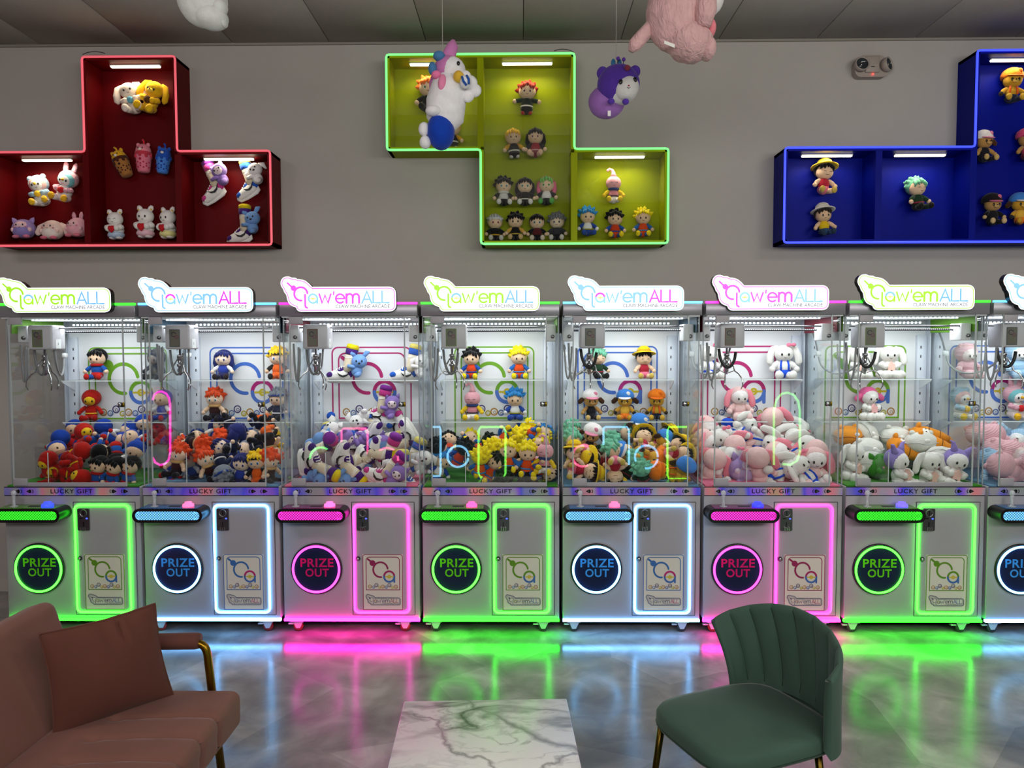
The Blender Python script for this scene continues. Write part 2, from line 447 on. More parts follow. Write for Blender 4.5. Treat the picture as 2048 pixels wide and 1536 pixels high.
def make_machine(k, th, btn, label):
    root = empty('claw_machine', (MX(k), MY, 0))
    tag(root, label, 'claw machine', 'claw machines in a row along the back wall')
    B = lambda mb, n, p=root: mb.build(n, p)
    H = .395
    NEON = glow(th['strip'], {'#12ff0f': 24.0, '#ff12ac': 38.0}.get(th['strip'], 15.0)); NEON2 = glow(th['tube'], 9 if th is not PINK else 7)
    # lower cabinet
    mb = MB(); mb.box(-H, H, 0, .67, .092, .862, SILVER, .004); cab = B(mb, 'cabinet')
    mb = MB(); mb.box(-H, H, -.002, .002, .811, .8155, BLACK); mb.box(-H, H, -.002, .002, .8595, .864, BLACK); B(mb, 'seam', cab)
    mb = MB(); mb.box(-H + .001, H - .001, -.003, .001, .8155, .8595, HOLO); band = B(mb, 'foil_band')
    mb = MB(); put_text(mb, 'LUCKY GIFT', -.122, .122, .826, .8505, BLACK, -.004, .012, 1.15)
    B(mb, 'lettering', band)
    for sx, xs in ((-1, (-.31, -.243)), (1, (.243, .31))):
        for x in xs:
            mb = MB()
            mb.add([(x + sx * .021, -.004, .838), (x, -.004, .8495), (x - sx * .008, -.004, .845), (x - sx * .008, -.004, .831), (x, -.004, .8265)], [[0, 1, 2, 3, 4]], BLACK, False)
            mb.stroke(arc(x - sx * .009, .838, .010, 120 if sx > 0 else -60, 240 if sx > 0 else 60, 8), .004, BLACK, -.004)
            mb.dot(x + sx * .006, .838, .0032, STEEL, -.0045); B(mb, 'arrow_mark', band)
    mb = MB(); mb.box(-H, H, -.007, .012, .077, .090, NEON); B(mb, 'base_light_strip')
    mb = MB(); mb.box(-H, H, .012, .66, .07, .092, DARK); B(mb, 'underside')
    # door with its neon frame
    mb = MB(); mb.box(.008, .366, -.003, .004, .115, .773, SILVER, .0015)
    mb.stroke(rrect(.006, .368, .113, .775, .002), .003, DARK, -.0015, True)
    mb.prism(rrect(.032, .322, .143, .745, .02), -.008, 0, SILVER); door = B(mb, 'door')
    fr = rrect(.019, .335, .130, .758, .026, 6)
    mb = MB(); mb.tube([(x, -.012, z) for x, z in fr], .0062, NEON2, 8, True); B(mb, 'door_neon_tube')
    mb = MB(); mb.lathe([(.0001, .014), (.007, .014), (.0125, .011), (.014, 0)], (.041, -.004, .447), DARK, 16, 'y'); mb.lathe([(.0001, .016), (.006, .016), (.008, .013)], (.041, -.004, .447), CHROME, 12, 'y'); B(mb, 'lock', door)
    # coin acceptor
    mb = MB(); mb.prism(rrect(.037, .106, .612, .740, .006), -.017, 0, metal('#6c6c70', .35), STEEL); coin = B(mb, 'coin_acceptor')
    mb = MB(); mb.lathe([(.016, 0), (.0185, .004), (.021, .004), (.0215, 0)], (.073, -.017, .714), STEEL, 20, 'y'); mb.box(.0712, .0748, -.0195, -.017, .699, .729, BLACK); B(mb, 'coin_slot', coin)
    mb = MB(); mb.box(.050, .068, -.019, -.017, .680, .687, BLACK); mb.box(.069, .0745, -.019, -.017, .636, .662, BLACK); B(mb, 'slot_mark', coin)
    mb = MB(); mb.box(.058, .064, -.026, -.017, .614, .634, CHROME); mb.box(.071, .077, -.026, -.017, .612, .630, CHROME); mb.box(.082, .088, -.026, -.017, .614, .634, CHROME); B(mb, 'return_chute', coin)
    mb = MB(); mb.ell((.092, -.018, .682), (.006, .003, .0045), glow('#3a4cff', 3), 10, 6); B(mb, 'coin_light', coin)
    # poster
    pc = plain(th['pr'], .7)
    mb = MB(); mb.box(.0665, .3005, -.0095, -.008, .144, .4725, plain('#d6d2c6', .6)); poster = B(mb, 'poster')
    kp = (.298 - .069) / 800.0
    T = lambda x, y: (.069 + (x - 270) * kp, .146 + (1310 - y) * (.470 - .146) / 1095)
    mb = MB(); mb.stroke([T(*q) for q in rrect(270, 1070, 215, 1310, (40, 40, 4, 4))], .004, pc, -.0102, True)
    emblem(mb, T, kp, -.0102, pc, plain(th['atop'], .7), plain('#3a68ac', .7))
    ks = kp * 705 / 1818; kz = (.470 - .146) / 1095 * .388
    T2 = lambda x, y: (T(320, 0)[0] + (x - 92) * ks, T(0, 1000)[1] - (y - 106) * kz)
    GR = plain('#5c5f78', .7)
    mb.stroke([T2(*q) for q in inset(SIGN_OUT, 12)], .004, GR, -.0102, True)
    mb.stroke([T2(*q) for q in inset(SIGN_OUT, 60)], .0015, GR, -.0102, True)
    wordmark(mb, T2, ks, -.0103, GR, plain(th['atop'] if th is not GREEN else '#3a68ac', .7), pc, GR, plain('#c9b51c', .7), GR, 1.15)
    B(mb, 'print', poster)
    # prize door
    cx, cz = -.202, .385
    mb = MB(); mb.lathe([(.150, 0), (.150, .006), (.146, .010), (.126, .010), (.126, .003)], (cx, 0, cz), DARK, 48, 'y'); B(mb, 'prize_door_rim')
    mb = MB(); mb.prism(arc(cx, cz, .1262, 0, 360, 48)[:-1], -.008, -.002, mat('#1a2440', .12, spec=.25)); pd = B(mb, 'prize_door')
    pz = mat(th['pz'], .6, spec=.1)
    mb = MB(); put_text(mb, 'PRIZE', cx - .092, cx + .100, cz + .012, cz + .062, pz, -.0088, .022, 1.08); put_text(mb, 'OUT', cx - .064, cx + .073, cz - .045, cz + .003, pz, -.0088, .022, 1.08)
    B(mb, 'lettering', pd)
    mb = MB(); mb.tube([(x, -.014, z) for x, z in arc(cx, cz, .1335, 0, 360, 56)[:-1]], .0064, NEON2, 8, True); B(mb, 'prize_neon_ring')
    # control panel
    mb = MB(); st = stadium(-.400, -.002, .681, .760); ins = stadium(-.384, -.018, .696, .745)
    n = len(st)
    vv = [(x, -.12, z) for x, z in st] + [(x, -.12, z) for x, z in ins] + [(x, -.112, z) for x, z in ins] + [(x, -.0005, z) for x, z in st]
    ff = []
    for i in range(n):
        j = (i + 1) % n
        ff += [[i, j, n + j, n + i], [n + i, n + j, 2 * n + j, 2 * n + i], [3 * n + i, 3 * n + j, j, i]]
    mb.add(vv, ff, BLACK, False); cp = B(mb, 'control_panel')
    mb = MB(); mb.prism(inset(ins, .0) if False else ins, -.1125, -.108, glow(th['tube'], 1.6)); B(mb, 'light_panel', cp)
    mb = MB(); sp = .0150; x = -.384 - .05
    while x < -.018:
        for sg in (1, -1):
            xa, xb = (x, x + .049) if sg > 0 else (x + .049, x)
            ends = []
            for t in (0, .25, .5, .75, 1):
                px_ = xa + (xb - xa) * t; pz_ = .696 + .049 * t
                # keep the wires inside the rounded opening
                r = .0245; lo, hi = -.384 + r, -.018 - r
                dx = max(lo - px_, px_ - hi, 0); ok = dx <= 0 or dx * dx + (pz_ - .7205) ** 2 <= r * r
                ends.append((px_, pz_, ok))
            run = [e[:2] for e in ends if e[2]]
            if len(run) > 1: mb.stroke(run, .0027, BLACK, -.1145, False, False)
        x += sp
    tag(B(mb, 'wire_mesh', cp), kind='stuff')
    mb = MB(); mb.box(-.362, -.038, -.112, -.006, .7595, .7625, mat(th['top'], .2)); B(mb, 'top_plate', cp)
    mb = MB(); mb.box(-.215, -.15, -.07, -.045, .7625, .764, DARK); B(mb, 'display', cp)
    CLEAR = clear_plastic()
    mb = MB(); mb.lathe([(.022, 0), (.022, .003), (.009, .005), (.008, .045), (.010, .055), (.011, .060), (.0001, .062)], (-.300, -.06, .7625), CLEAR, 14); mb.ell((-.300, -.06, .838), .0165, CLEAR, 7, 5); js = B(mb, 'joystick', cp)
    mb = MB(); mb.lathe([(.031, 0), (.032, .004), (.030, .014), (.020, .018), (.019, .026), (.0001, .028)], (-.106, -.06, .7625), glow(btn, 2.2), 20); B(mb, 'push_button', cp)
    # casters
    for x in (-.33, .30):
        for yy in (.05, .60):
            mb = MB(); mb.box(x - .036, x + .040, yy - .03, yy + .03, .062, .07, CAST)
            for s_ in (-.016, .016):
                mb.add([(x - .028, yy + s_, .064), (x + .036, yy + s_, .064), (x + .014, yy + s_, .020), (x - .008, yy + s_, .020), (x - .028, yy + s_ * .8, .064), (x + .036, yy + s_ * .8, .064), (x + .014, yy + s_ * .8, .020), (x - .008, yy + s_ * .8, .020)], [[0, 1, 2, 3], [7, 6, 5, 4], [0, 4, 5, 1], [1, 5, 6, 2], [2, 6, 7, 3], [3, 7, 4, 0]], CAST, False)
            mb.box(x - .056, x - .024, yy - .012, yy + .012, .040, .049, CAST, .002, 1, )
            c = B(mb, 'caster')
            mb = MB(); mb.lathe([(.008, -.012), (.024, -.012), (.029, -.008), (.029, .008), (.024, .012), (.008, .012)], (x + .003, yy, .0295), plain('#7a1616' if k in (2, 3, 6) else '#26262a', .4), 20, 'y')
            mb.lathe([(.0001, -.013), (.012, -.013), (.012, .013), (.0001, .013)], (x + .003, yy, .0295), STEEL, 12, 'y'); B(mb, 'wheel', c)
    # header and top light strip
    mb = MB(); mb.box(-H, H, 0, .67, 1.845, 1.912, mat('#8e8d94', .3, .4), .003); B(mb, 'header')
    mb = MB(); mb.box(-H, H, -.004, .012, 1.912, 1.924, glow(th['neon'], 2.2)); B(mb, 'top_light_strip')
    # lit sign
    ksn = 1 / 2780.0
    TS = lambda x, y: (-.372 + (x - 92) * ksn, 1.868 + (662 - y) * ksn)
    so = [TS(*q) for q in SIGN_OUT]
    mb = MB(); mb.prism(so, -.042, -.002, glow('#f6fbff', 1.02), BLACK); sign = B(mb, 'sign_box')
    sg1, sg2 = glow(th['sgn'], .75), glow(th['sgn2'], .75)
    mb = MB(); mb.stroke([TS(*q) for q in inset(SIGN_OUT, 24)], .0042, sg1, -.0428, True)
    wordmark(mb, TS, ksn, -.0428, sg1, sg2, glow(th['amid'], .95), glow(th['alow'], .95), glow('#e8dc70', .95), glow('#3c3f45', .8), 1.3)
    B(mb, 'lettering', sign)
    # interior
    cf = plain(th['carpet'], .9)
    mb = MB(); mb.box(-.385, .385, .012, .652, .855, .87, cf); B(mb, 'prize_bed')
    mb = MB(); mb.box(-.335, .318, .0, .012, .864, .888, SILVER, .002); B(mb, 'bottom_rail')
    mb = MB(); mb.box(-H, H, .655, .668, .862, 1.845, WHITE); bp = B(mb, 'back_panel')
    bc = plain(th['big'], .6); bt = plain(th['bigA'], .6)
    kb = .438 / 675.0; kzb = .43 / 648
    TB = lambda x, y: (-.218 + (x - 335) * kb, 1.63 - (y - 262) * kzb)
    mb = MB(); mb.stroke([TB(*q) for q in [(270, 1310)] + rrect(270, 1070, 205, 1310, (60, 60, 2, 2))[:12] + [(1070, 1310)]], .010, bc, .6545)
    emblem(mb, TB, kb, .6540, bc, bt, plain('#4a72c8', .6)); B(mb, 'print', bp)
    for s_ in (-1, 1):
        mb = MB(); mb.box(min(s_ * .385, s_ * .322), max(s_ * .385, s_ * .322), .628, .655, .87, 1.74, plain('#cfd6e2', .45), .003, 1)
        rk = B(mb, 'shelf_rack')
        mb = MB()
        for z in (1.02, 1.10, 1.24, 1.30, 1.36, 1.52, 1.60, 1.66): mb.box(s_ * .344 - .003, s_ * .344 + .003, .626, .629, z - .009, z + .009, DARK)
        tag(B(mb, 'rack_slots', rk), kind='stuff')
        mb = MB(); mb.box(s_ * .39 - .004, s_ * .39 + .004, .60, .668, .862, 1.845, plain('#bfc6d2', .4)); B(mb, 'corner_post')
        for z in (1.19, 1.457):
            mb = MB(); mb.add([(s_ * .338 - .002, .63, z - .004), (s_ * .338 - .002, .49, z - .004), (s_ * .338 - .002, .49, z - .012), (s_ * .338 - .002, .60, z - .06), (s_ * .338 - .002, .63, z - .07),
                               (s_ * .338 + .002, .63, z - .004), (s_ * .338 + .002, .49, z - .004), (s_ * .338 + .002, .49, z - .012), (s_ * .338 + .002, .60, z - .06), (s_ * .338 + .002, .63, z - .07)],
                              [[0, 1, 2, 3, 4], [9, 8, 7, 6, 5], [0, 5, 6, 1], [1, 6, 7, 2], [2, 7, 8, 3], [3, 8, 9, 4], [4, 9, 5, 0]], plain('#d8dee6', .5), False); B(mb, 'shelf_bracket', rk)
        # side panes with a coloured band along the top, chamfered front corner pane
        mb = MB(); mb.box(s_ * .393 - .002, s_ * .393 + .002, .065, .60, .865, 1.845, GLASS); B(mb, 'side_pane')
        mb = MB(); mb.box(s_ * .3885 - .0015, s_ * .3885 + .0015, .10, .60, 1.752, 1.843, plain(th['dec'], .5)); B(mb, 'side_decal')
        ex = -.337 if s_ < 0 else .320
        mb = MB(); a = Vector((ex, .004, 0)); b_ = Vector((s_ * .393, .065, 0)); nn = Vector((b_.y - a.y, -(b_.x - a.x), 0)).normalized() * .002
        mb.add([(p + q + Vector((0, 0, z)))[:] for z in (.865, 1.845) for p, q in ((a, nn), (b_, nn), (b_, -nn), (a, -nn))], [[0, 1, 2, 3], [7, 6, 5, 4], [0, 4, 5, 1], [1, 5, 6, 2], [2, 6, 7, 3], [3, 7, 4, 0]], GLASS, False); B(mb, 'corner_pane')
        mb = MB(); mb.box(ex - .0035, ex + .0035, .0, .006, .866, 1.845, plain('#aeb6b8', .15)); B(mb, 'pane_edge')
        mb = MB(); mb.box(s_ * .393 - .003, s_ * .393 + .003, .062, .068, .866, 1.845, plain('#9aa2a6', .15)); B(mb, 'pane_edge')
    mb = MB()
    for z in (1.19, 1.457): mb = MB(); mb.box(-.335, .335, .475, .648, z - .003, z + .003, glass_mat('shelf_glass', (.95, .97, .97), .05)); sh = B(mb, 'glass_shelf'); mb = MB(); mb.box(-.335, .335, .473, .475, z - .003, z + .003, plain('#e4ecec', .2)); B(mb, 'shelf_edge', sh)
    mb = MB(); mb.box(-.333, .316, .0, .005, .888, 1.845, GLASS); fp = B(mb, 'front_pane')
    mb = MB(); mb.box(-.338, -.262, -.008, .008, 1.802, 1.843, SILVER, .002); B(mb, 'hinge', fp)
    mb = MB(); mb.box(-.335, -.258, -.008, .008, .872, .912, SILVER, .002); B(mb, 'hinge', fp)
    mb = MB(); mb.box(.285, .322, -.010, -.001, 1.327, 1.354, BLACK, .003, 1); mb.box(.312, .324, -.0105, -.001, 1.328, 1.353, metal('#8a7420', .35), .002, 1); lk = B(mb, 'pane_lock', fp)
    mb = MB(); mb.lathe([(.0001, .008), (.006, .009), (.0095, .006), (.010, 0)], (.299, -.009, 1.3405), CHROME, 14, 'y'); B(mb, 'lock_cylinder', lk)
    # prize chute walls of clear acrylic
    mb = MB(); mb.box(-.148, -.145, .02, .27, .87, 1.06, ACRYL); mb.box(-.385, -.148, .267, .27, .87, 1.06, ACRYL); ch = B(mb, 'prize_chute')
    mb = MB(); mb.box(-.1485, -.1445, .018, .021, .87, 1.06, plain('#d8dedf', .2)); B(mb, 'chute_edge', ch)
    # lamps: led strips under the header
    ceil_ = MB(); ceil_.box(-.385, .385, .01, .655, 1.838, 1.845, plain('#d4d8dc', .5)); B(ceil_, 'inner_top')
    for yy, zz in ((.610, 1.81), (.20, 1.828)):
        mb = MB(); mb.box(-.33, .33, yy - .008, yy + .008, zz, zz + .016, plain('#9aa0a8', .4)); ls = B(mb, 'led_strip')
        mb = MB()
        for i in range(26): x = -.32 + i * .0256; mb.box(x - .006, x + .006, yy - .011, yy - .008, zz + .003, zz + .013, glow('#f4faff', 4))
        tag(B(mb, 'led_dots', ls), kind='stuff')
    # gantry
    mb = MB(); mb.tube([(-.385, .235, 1.765), (.375, .235, 1.765)], .006, metal('#3a3c44', .3), 8); mb.tube([(-.385, .165, 1.785), (.375, .165, 1.785)], .005, STEEL, 8); gr = B(mb, 'gantry_rail')
    mb = MB()
    for i in range(40): mb.box(-.14 + i * .0122, -.134 + i * .0122, .2285, .2300, 1.767, 1.7695, glow('#ffffff', 1.5))  # reflections of the LED dots, set on the rail as glowing boxes
    tag(B(mb, 'rail_reflections', gr), kind='stuff')
    for s_, xx in ((-1, -.36), (1, .352)):
        mb = MB(); mb.box(xx - .03, xx + .03, .15, .27, 1.70, 1.80, plain('#e2e4e8', .4), .006); gm = B(mb, 'gantry_motor')
        mb = MB(); mb.lathe([(.0001, .012), (.010, .012), (.012, 0)], (xx + .01, .149, 1.728), STEEL, 12, 'y'); B(mb, 'motor_shaft', gm)
    mb = MB(); mb.box(-.290, -.145, .09, .225, 1.658, 1.802, plain('#c9c7ce', .35), .012, 3); cr = B(mb, 'claw_carriage')
    mb = MB(); mb.box(-.262, -.200, .0885, .0905, 1.672, 1.775, plain('#6d6a5e', .5))
    mb.stroke(rrect(-.259, -.203, 1.675, 1.772, .003), .002, plain(th['dec'], .5), .0883, True)
    mb.stroke(arc(-.236, 1.745, .013, 20, 300), .004, plain('#2b2340', .5), .0882); mb.stroke(arc(-.219, 1.730, .009, 0, 360), .003, plain('#7a2050', .5), .0882, False); B(mb, 'sticker', cr)
    mb = MB(); mb.box(-.1455, -.1440, .125, .175, 1.665, 1.72, plain('#eef0f2', .4)); mb.box(-.1442, -.1435, .146, .149, 1.685, 1.70, BLACK); B(mb, 'side_plate', cr)
    # claw: shaft, hub and three prongs
    X, Yc = -.232, .155
    mb = MB(); mb.lathe([(.0001, 1.66), (.006, 1.66), (.006, 1.628), (.016, 1.626), (.017, 1.612), (.013, 1.61), (.013, 1.572), (.019, 1.570), (.019, 1.556), (.012, 1.554), (.012, 1.520), (.008, 1.518), (.008, 1.505), (.0001, 1.503)], (X, Yc, 0), CHROME, 16); hub = B(mb, 'claw')
    for a in (200, 320, 80):
        d = Vector((math.cos(math.radians(a)), math.sin(math.radians(a)), 0)); c0 = Vector((X, Yc, 0))
        pts = [c0 + d * .014 + Vector((0, 0, 1.60)), c0 + d * .045 + Vector((0, 0, 1.545)), c0 + d * .050 + Vector((0, 0, 1.525)), c0 + d * .075 + Vector((0, 0, 1.508)), c0 + d * .098 + Vector((0, 0, 1.475)), c0 + d * .101 + Vector((0, 0, 1.44)), c0 + d * .090 + Vector((0, 0, 1.418))]
        mb = MB(); mb.tube(pts, [.004, .0045, .005, .0045, .004, .004, .003], CHROME, 8)
        mb.tube([c0 + d * .049 + Vector((0, 0, 1.527)), c0 + d * .012 + Vector((0, 0, 1.512))], .003, CHROME, 6); B(mb, 'claw_prong', hub)
    # cables
    def ucable(p0, p1, low, n=18, sag=1.0):
        out = []
        for i in range(n + 1):
            t = i / n; b = Vector(p0).lerp(Vector(p1), t); zb = 4 * t * (1 - t)
            out.append((b.x, b.y, b.z - (zb ** .6) * (min(p0[2], p1[2]) - low)))
        return out
    mb = MB(); mb.tube(ucable((-.355, .13, 1.69), (-.310, .10, 1.66), 1.455), .0065, plain('#8f9194', .35), 8); B(mb, 'cable')
    mb = MB(); mb.tube(ucable((-.375, .2, 1.68), (-.335, .16, 1.67), 1.475), .0055, plain('#a4a6a8', .35), 8); B(mb, 'cable')
    mb = MB(); mb.tube(ucable((-.283, .14, 1.655), (-.192, .11, 1.635), 1.535 if k > 4 else 1.50), .009 if k > 4 else .007, plain('#141416', .4) if k > 4 else plain('#77797c', .35), 8); B(mb, 'claw_cable')
    mb = MB(); mb.tube([(-.368, .60, 1.76), (-.36, .57, 1.70), (-.355, .55, 1.64)], .006, plain('#77797c', .4), 8)
    mb.tube(ucable((-.352, .54, 1.60), (-.20, .20, 1.66), 1.47), .006, plain('#9a9c9e', .35), 8); mb.box(-.366, -.338, .535, .56, 1.605, 1.635, plain('#e8eaec', .4), .003, 1); B(mb, 'motor_cable')
    # the machine's own lamp, under its top
    l = bpy.data.lights.new('machine_lamp', 'AREA'); l.shape = 'RECTANGLE'; l.size = .62; l.size_y = .30; l.energy = 4.6; l.color = (.95, .98, 1)
    lo = bpy.data.objects.new('lamp', l); COL.objects.link(lo); lo.parent = root; lo.location = (0, .30, 1.835)
    return root
MACH = ['first', 'second', 'third', 'fourth', 'fifth', 'sixth', 'seventh', 'eighth']
ML = ['green-lit claw machine at the left end, heaped with red and blue dolls',
      'blue-lit claw machine heaped with orange-haired and navy dolls, second from left',
      'pink-lit claw machine heaped with plush sneakers, behind the sofa arm end of the row',
      'green-lit claw machine heaped with yellow-haired and orange-suited dolls',
      'blue-lit claw machine heaped with hatted tan animals and green-haired dolls',
      'pink-lit claw machine heaped with white and pale pink animals, behind the green chair',
      'green-lit claw machine heaped with white puppies, cushions and orange carrots',
      'blue-lit claw machine cut by the right edge, heaped with knitted pink and blue plush']
ML[2] = 'pink-lit claw machine heaped with plush sneakers, third from left'
BT = ['#2a3cff', '#ff5a8c', '#ff5aa0', '#ff4a90', '#ff5a86', '#2a30ff', '#5a4cff', '#2a3cff']
for k in range(1, 9):
    make_machine(k, THEMES[k - 1], BT[k - 1], ML[k - 1])
# ------------------------------------------------------------------ display shelves on the wall
CELL = .5967
def wall_shelf(x0, cells, col, edge, label, lamps, dividers, glazed=False, estr=1.6):
    """cells: list of (column, row); the cell size is 0.6 m; row 0 stands on z 2.328"""
    Z0 = 2.328; YFR = 4.843; T = .02
    root = empty('wall_shelf', (x0, WALL_Y, Z0)); tag(root, label, 'shelf', 'block-shaped shelves on the wall')
    m = mat(col, .5, spec=.1); S_ = set(cells)
    yf, yb = YFR - WALL_Y, -.001
    def cell(c, r): return c * CELL, (c + 1) * CELL, r * CELL, (r + 1) * CELL
    for (c, r) in cells:
        a, b, lo, hi = cell(c, r)
        MB().box(a, b, yb - .012, yb, lo, hi, m).build('back_panel', root)
        if (c - 1, r) not in S_: MB().box(a, a + T, yf, yb - .012, lo, hi, m).build('side_panel', root)
        if (c + 1, r) not in S_: MB().box(b - T, b, yf, yb - .012, lo, hi, m).build('side_panel', root)
        if (c, r - 1) not in S_: MB().box(a, b, yf, yb - .012, lo, lo + T, m).build('bottom_panel', root)
        if (c, r + 1) not in S_: MB().box(a, b, yf, yb - .012, hi - T, hi, m).build('top_panel', root)
    for (c, r) in dividers:
        a, b, lo, hi = cell(c, r)
        MB().box(a - .02, a + .02, yf + .004, yb - .012, lo + T, hi - (T if (c, r + 1) not in S_ else 0), m).build('divider', root)
    for (c, r) in lamps:
        a, b, lo, hi = cell(c, r); cx = (a + b) / 2
        mb = MB(); mb.box(cx - .165, cx + .165, -.135, -.11, hi - T - .008, hi - T, plain('#d8d8d0', .5), .002, 1); lb = mb.build('light_bar', root)
        mb = MB(); mb.box(cx - .16, cx + .16, -.136, -.109, hi - T - .017, hi - T - .008, glow('#fff2d2', 5.5), .003, 1); mb.build('diffuser', lb)
        l = bpy.data.lights.new('shelf_lamp', 'AREA'); l.shape = 'RECTANGLE'; l.size = .32; l.size_y = .03; l.energy = 1.1; l.color = (1, .88, .64); l.spread = math.radians(150)
        lo_ = bpy.data.objects.new('shelf_lamp', l); COL.objects.link(lo_); lo_.parent = root; lo_.location = (cx, -.122, hi - T - .02)
    # lit edge that follows the outline
    segs = {}
    for (c, r) in cells:
        for (p, q, nb) in (((c, r), (c + 1, r), (c, r - 1)), ((c + 1, r), (c + 1, r + 1), (c + 1, r)), ((c + 1, r + 1), (c, r + 1), (c, r + 1)), ((c, r + 1), (c, r), (c - 1, r))):
            if nb not in S_: segs[p] = q
    p = min(segs); loop = [p]
    while segs[loop[-1]] != p: loop.append(segs[loop[-1]])
    pts = [Vector((c * CELL, r * CELL)) for c, r in loop]; n = len(pts); out = []
    for i in range(n):
        a, b, c = pts[i - 1], pts[i], pts[(i + 1) % n]
        if abs((b - a).normalized().dot((c - b).normalized())) > .9: continue
        d0 = (a - b).normalized() * .018; d1 = (c - b).normalized() * .018
        for t in (0, .5, 1): out.append(b + d0 * (1 - t) ** 2 + d1 * t ** 2)
    mb = MB(); mb.tube([(q.x, yf - .004, q.y) for q in out], .0075, glow(edge, estr), 8, True); mb.build('edge_light', root)
    if glazed:
        for (c, r) in cells:
            a, b, lo, hi = cell(c, r); MB().box(a + .02, b - .02, yf + .012, yf + .015, lo + (.02 if (c, r - 1) not in S_ else 0), hi - (.02 if (c, r + 1) not in S_ else 0), GLASS).build('glass_pane', root)
    return root
wall_shelf(-3.393, [(0, 0), (1, 0), (2, 0), (1, 1)], '#5c0409', '#e8606e', 'dark red T-shaped wall shelf at the left, edged in pink light', [(0, 0), (1, 1), (2, 0)], [(1, 0), (2, 0)], estr=.75)
wall_shelf(-.853, [(0, 1), (1, 1), (1, 0), (2, 0)], '#949f00', '#7dff8a', 'lime green zigzag wall shelf in the middle, edged in green light', [(0, 1), (1, 1), (2, 0)], [(1, 1), (2, 0)], True, 1.0)
wall_shelf(1.675, [(0, 0), (1, 0), (2, 0), (2, 1)], '#000e80', '#3c4cff', 'deep blue L-shaped wall shelf at the right, edged in blue light', [(0, 0), (1, 0), (2, 1)], [(1, 0), (2, 0)], estr=1.3)
for (p, q, lab) in (((165, 109), (210, 107), 'thin black cord looping on top of the red wall shelf'), ((1108, 102), (1147, 104), 'thin black cord looping on top of the green wall shelf')):
    a = at(*p, 4.95); b = at(*q, 4.95); mid = (a + b) / 2 + Vector((0, 0, .03))
    mb = MB(); mb.tube([a * (1 - t) ** 2 + mid * 2 * t * (1 - t) + b * t ** 2 for t in [i / 10 for i in range(11)]], .0025, DARK, 6)
    tag(mb.build('power_cord'), lab, 'cord')

# ------------------------------------------------------------------ emergency light
c = at(1736, 138, WALL_Y)
el = empty('emergency_light', c); tag(el, 'beige two-headed emergency light with a red indicator high on the wall', 'light')
BE = plain('#9c9088', .5)
mb = MB(); mb.prism(rrect(-.108, .108, -.07, .07, (.04, .04, .065, .065), 6), -.055, 0, BE, None, True); mb.build('housing', el)
mb = MB(); mb.box(-.045, .045, -.068, -.055, -.045, .06, BE, .006); mb.box(-.012, .012, -.070, -.068, -.012, -.007, DARK); mb.build('front_cover', el)
for sx, rz, rx in ((-1, 0, -10), (1, 38, -8)):
    R = Euler((math.radians(rx), 0, math.radians(rz))).to_matrix()
    mb = MB(); mb.lathe([(.0001, 0), (.034, 0), (.045, .02), (.046, .045), (.041, .048), (.038, .04)], (sx * .075, -.045, -.002), BE, 24, 'y', R); hd = mb.build('lamp_head', el)
    mb = MB(); mb.lathe([(.038, .041), (.030, .032), (.012, .024), (.0001, .024)], (sx * .075, -.045, -.002), mat('#2c3034', .12), 24, 'y', R); mb.lathe([(.0001, .034), (.007, .030), (.008, .02)], (sx * .075, -.045, -.002), CHROME, 10, 'y', R); mb.build('lens', hd)
mb = MB(); mb.ell((.005, -.062, -.055), (.006, .006, .004), glow('#ff3a30', 5), 10, 6); mb.build('indicator', el)

# ------------------------------------------------------------------ sofa
ROSE = V('#7d554b')
GOLD = metal('#8a6a1e', .3)
sofa = empty('sofa', (-1.28, 1.8, -.0)); tag(sofa, 'dusty rose velvet sofa with gold tube arms, at the lower left', 'sofa')
def softbox(name, size, fn, parent, m, loc, rot=(0, 0, 0), nx=40, ny=60, nz=8, rad=.03):
    """rounded block, displaced by fn(u, v, face) on its upper side for seams"""
    bm = bmesh.new(); bmesh.ops.create_cube(bm, size=1)
    sx, sy, sz = size
    for v in bm.verts: v.co = Vector((v.co.x * sx, v.co.y * sy, v.co.z * sz))
    bmesh.ops.bevel(bm, geom=list(bm.edges), offset=rad, segments=5, profile=.5, affect='EDGES')
    for ax, n, L in (('x', nx, sx), ('y', ny, sy)):
        for i in range(1, n):
            p = -L / 2 + L * i / n
            co_ = Vector((p, 0, 0)) if ax == 'x' else Vector((0, p, 0)); no = Vector((1, 0, 0)) if ax == 'x' else Vector((0, 1, 0))
            bmesh.ops.bisect_plane(bm, geom=bm.verts[:] + bm.edges[:] + bm.faces[:], plane_co=co_, plane_no=no)
    for i in range(1, nz):
        p = -sz / 2 + sz * i / nz
        bmesh.ops.bisect_plane(bm, geom=bm.verts[:] + bm.edges[:] + bm.faces[:], plane_co=(0, 0, p), plane_no=(0, 0, 1))
    bm.normal_update()
    for v in bm.verts:
        d = fn(v.co.x, v.co.y, v.co.z)
        v.co += v.normal * d
    me = bpy.data.meshes.new(name); bm.to_mesh(me); bm.free()
    me.materials.append(m); me.polygons.foreach_set('use_smooth', [True] * len(me.polygons)); me.update()
    o = mk(name, me, parent, loc); o.rotation_euler = rot
    return o
def g(x, s): return math.exp(-(x / s) ** 2)
SX, SY = .52, 1.66
def seatfn(x, y, z):
    d = .014 * math.cos(x / SX * 2.2) * math.cos(y / SY * PI) if z > 0 else 0
    for j in range(11):
        ys = .62 - j * .136
        if z > -.055 and x > -.10:
            yy = y - ys + .05 * max(0, (.14 - x)) * 2
            d -= .013 * g(yy, .007) * min(1, (x + .10) / .06)
            d -= .004 * g(yy, .03) * min(1, (x + .10) / .06)
        d -= .014 * g(y - ys + .022, .02) * g(x + .08, .025) * (z > 0)
    return d
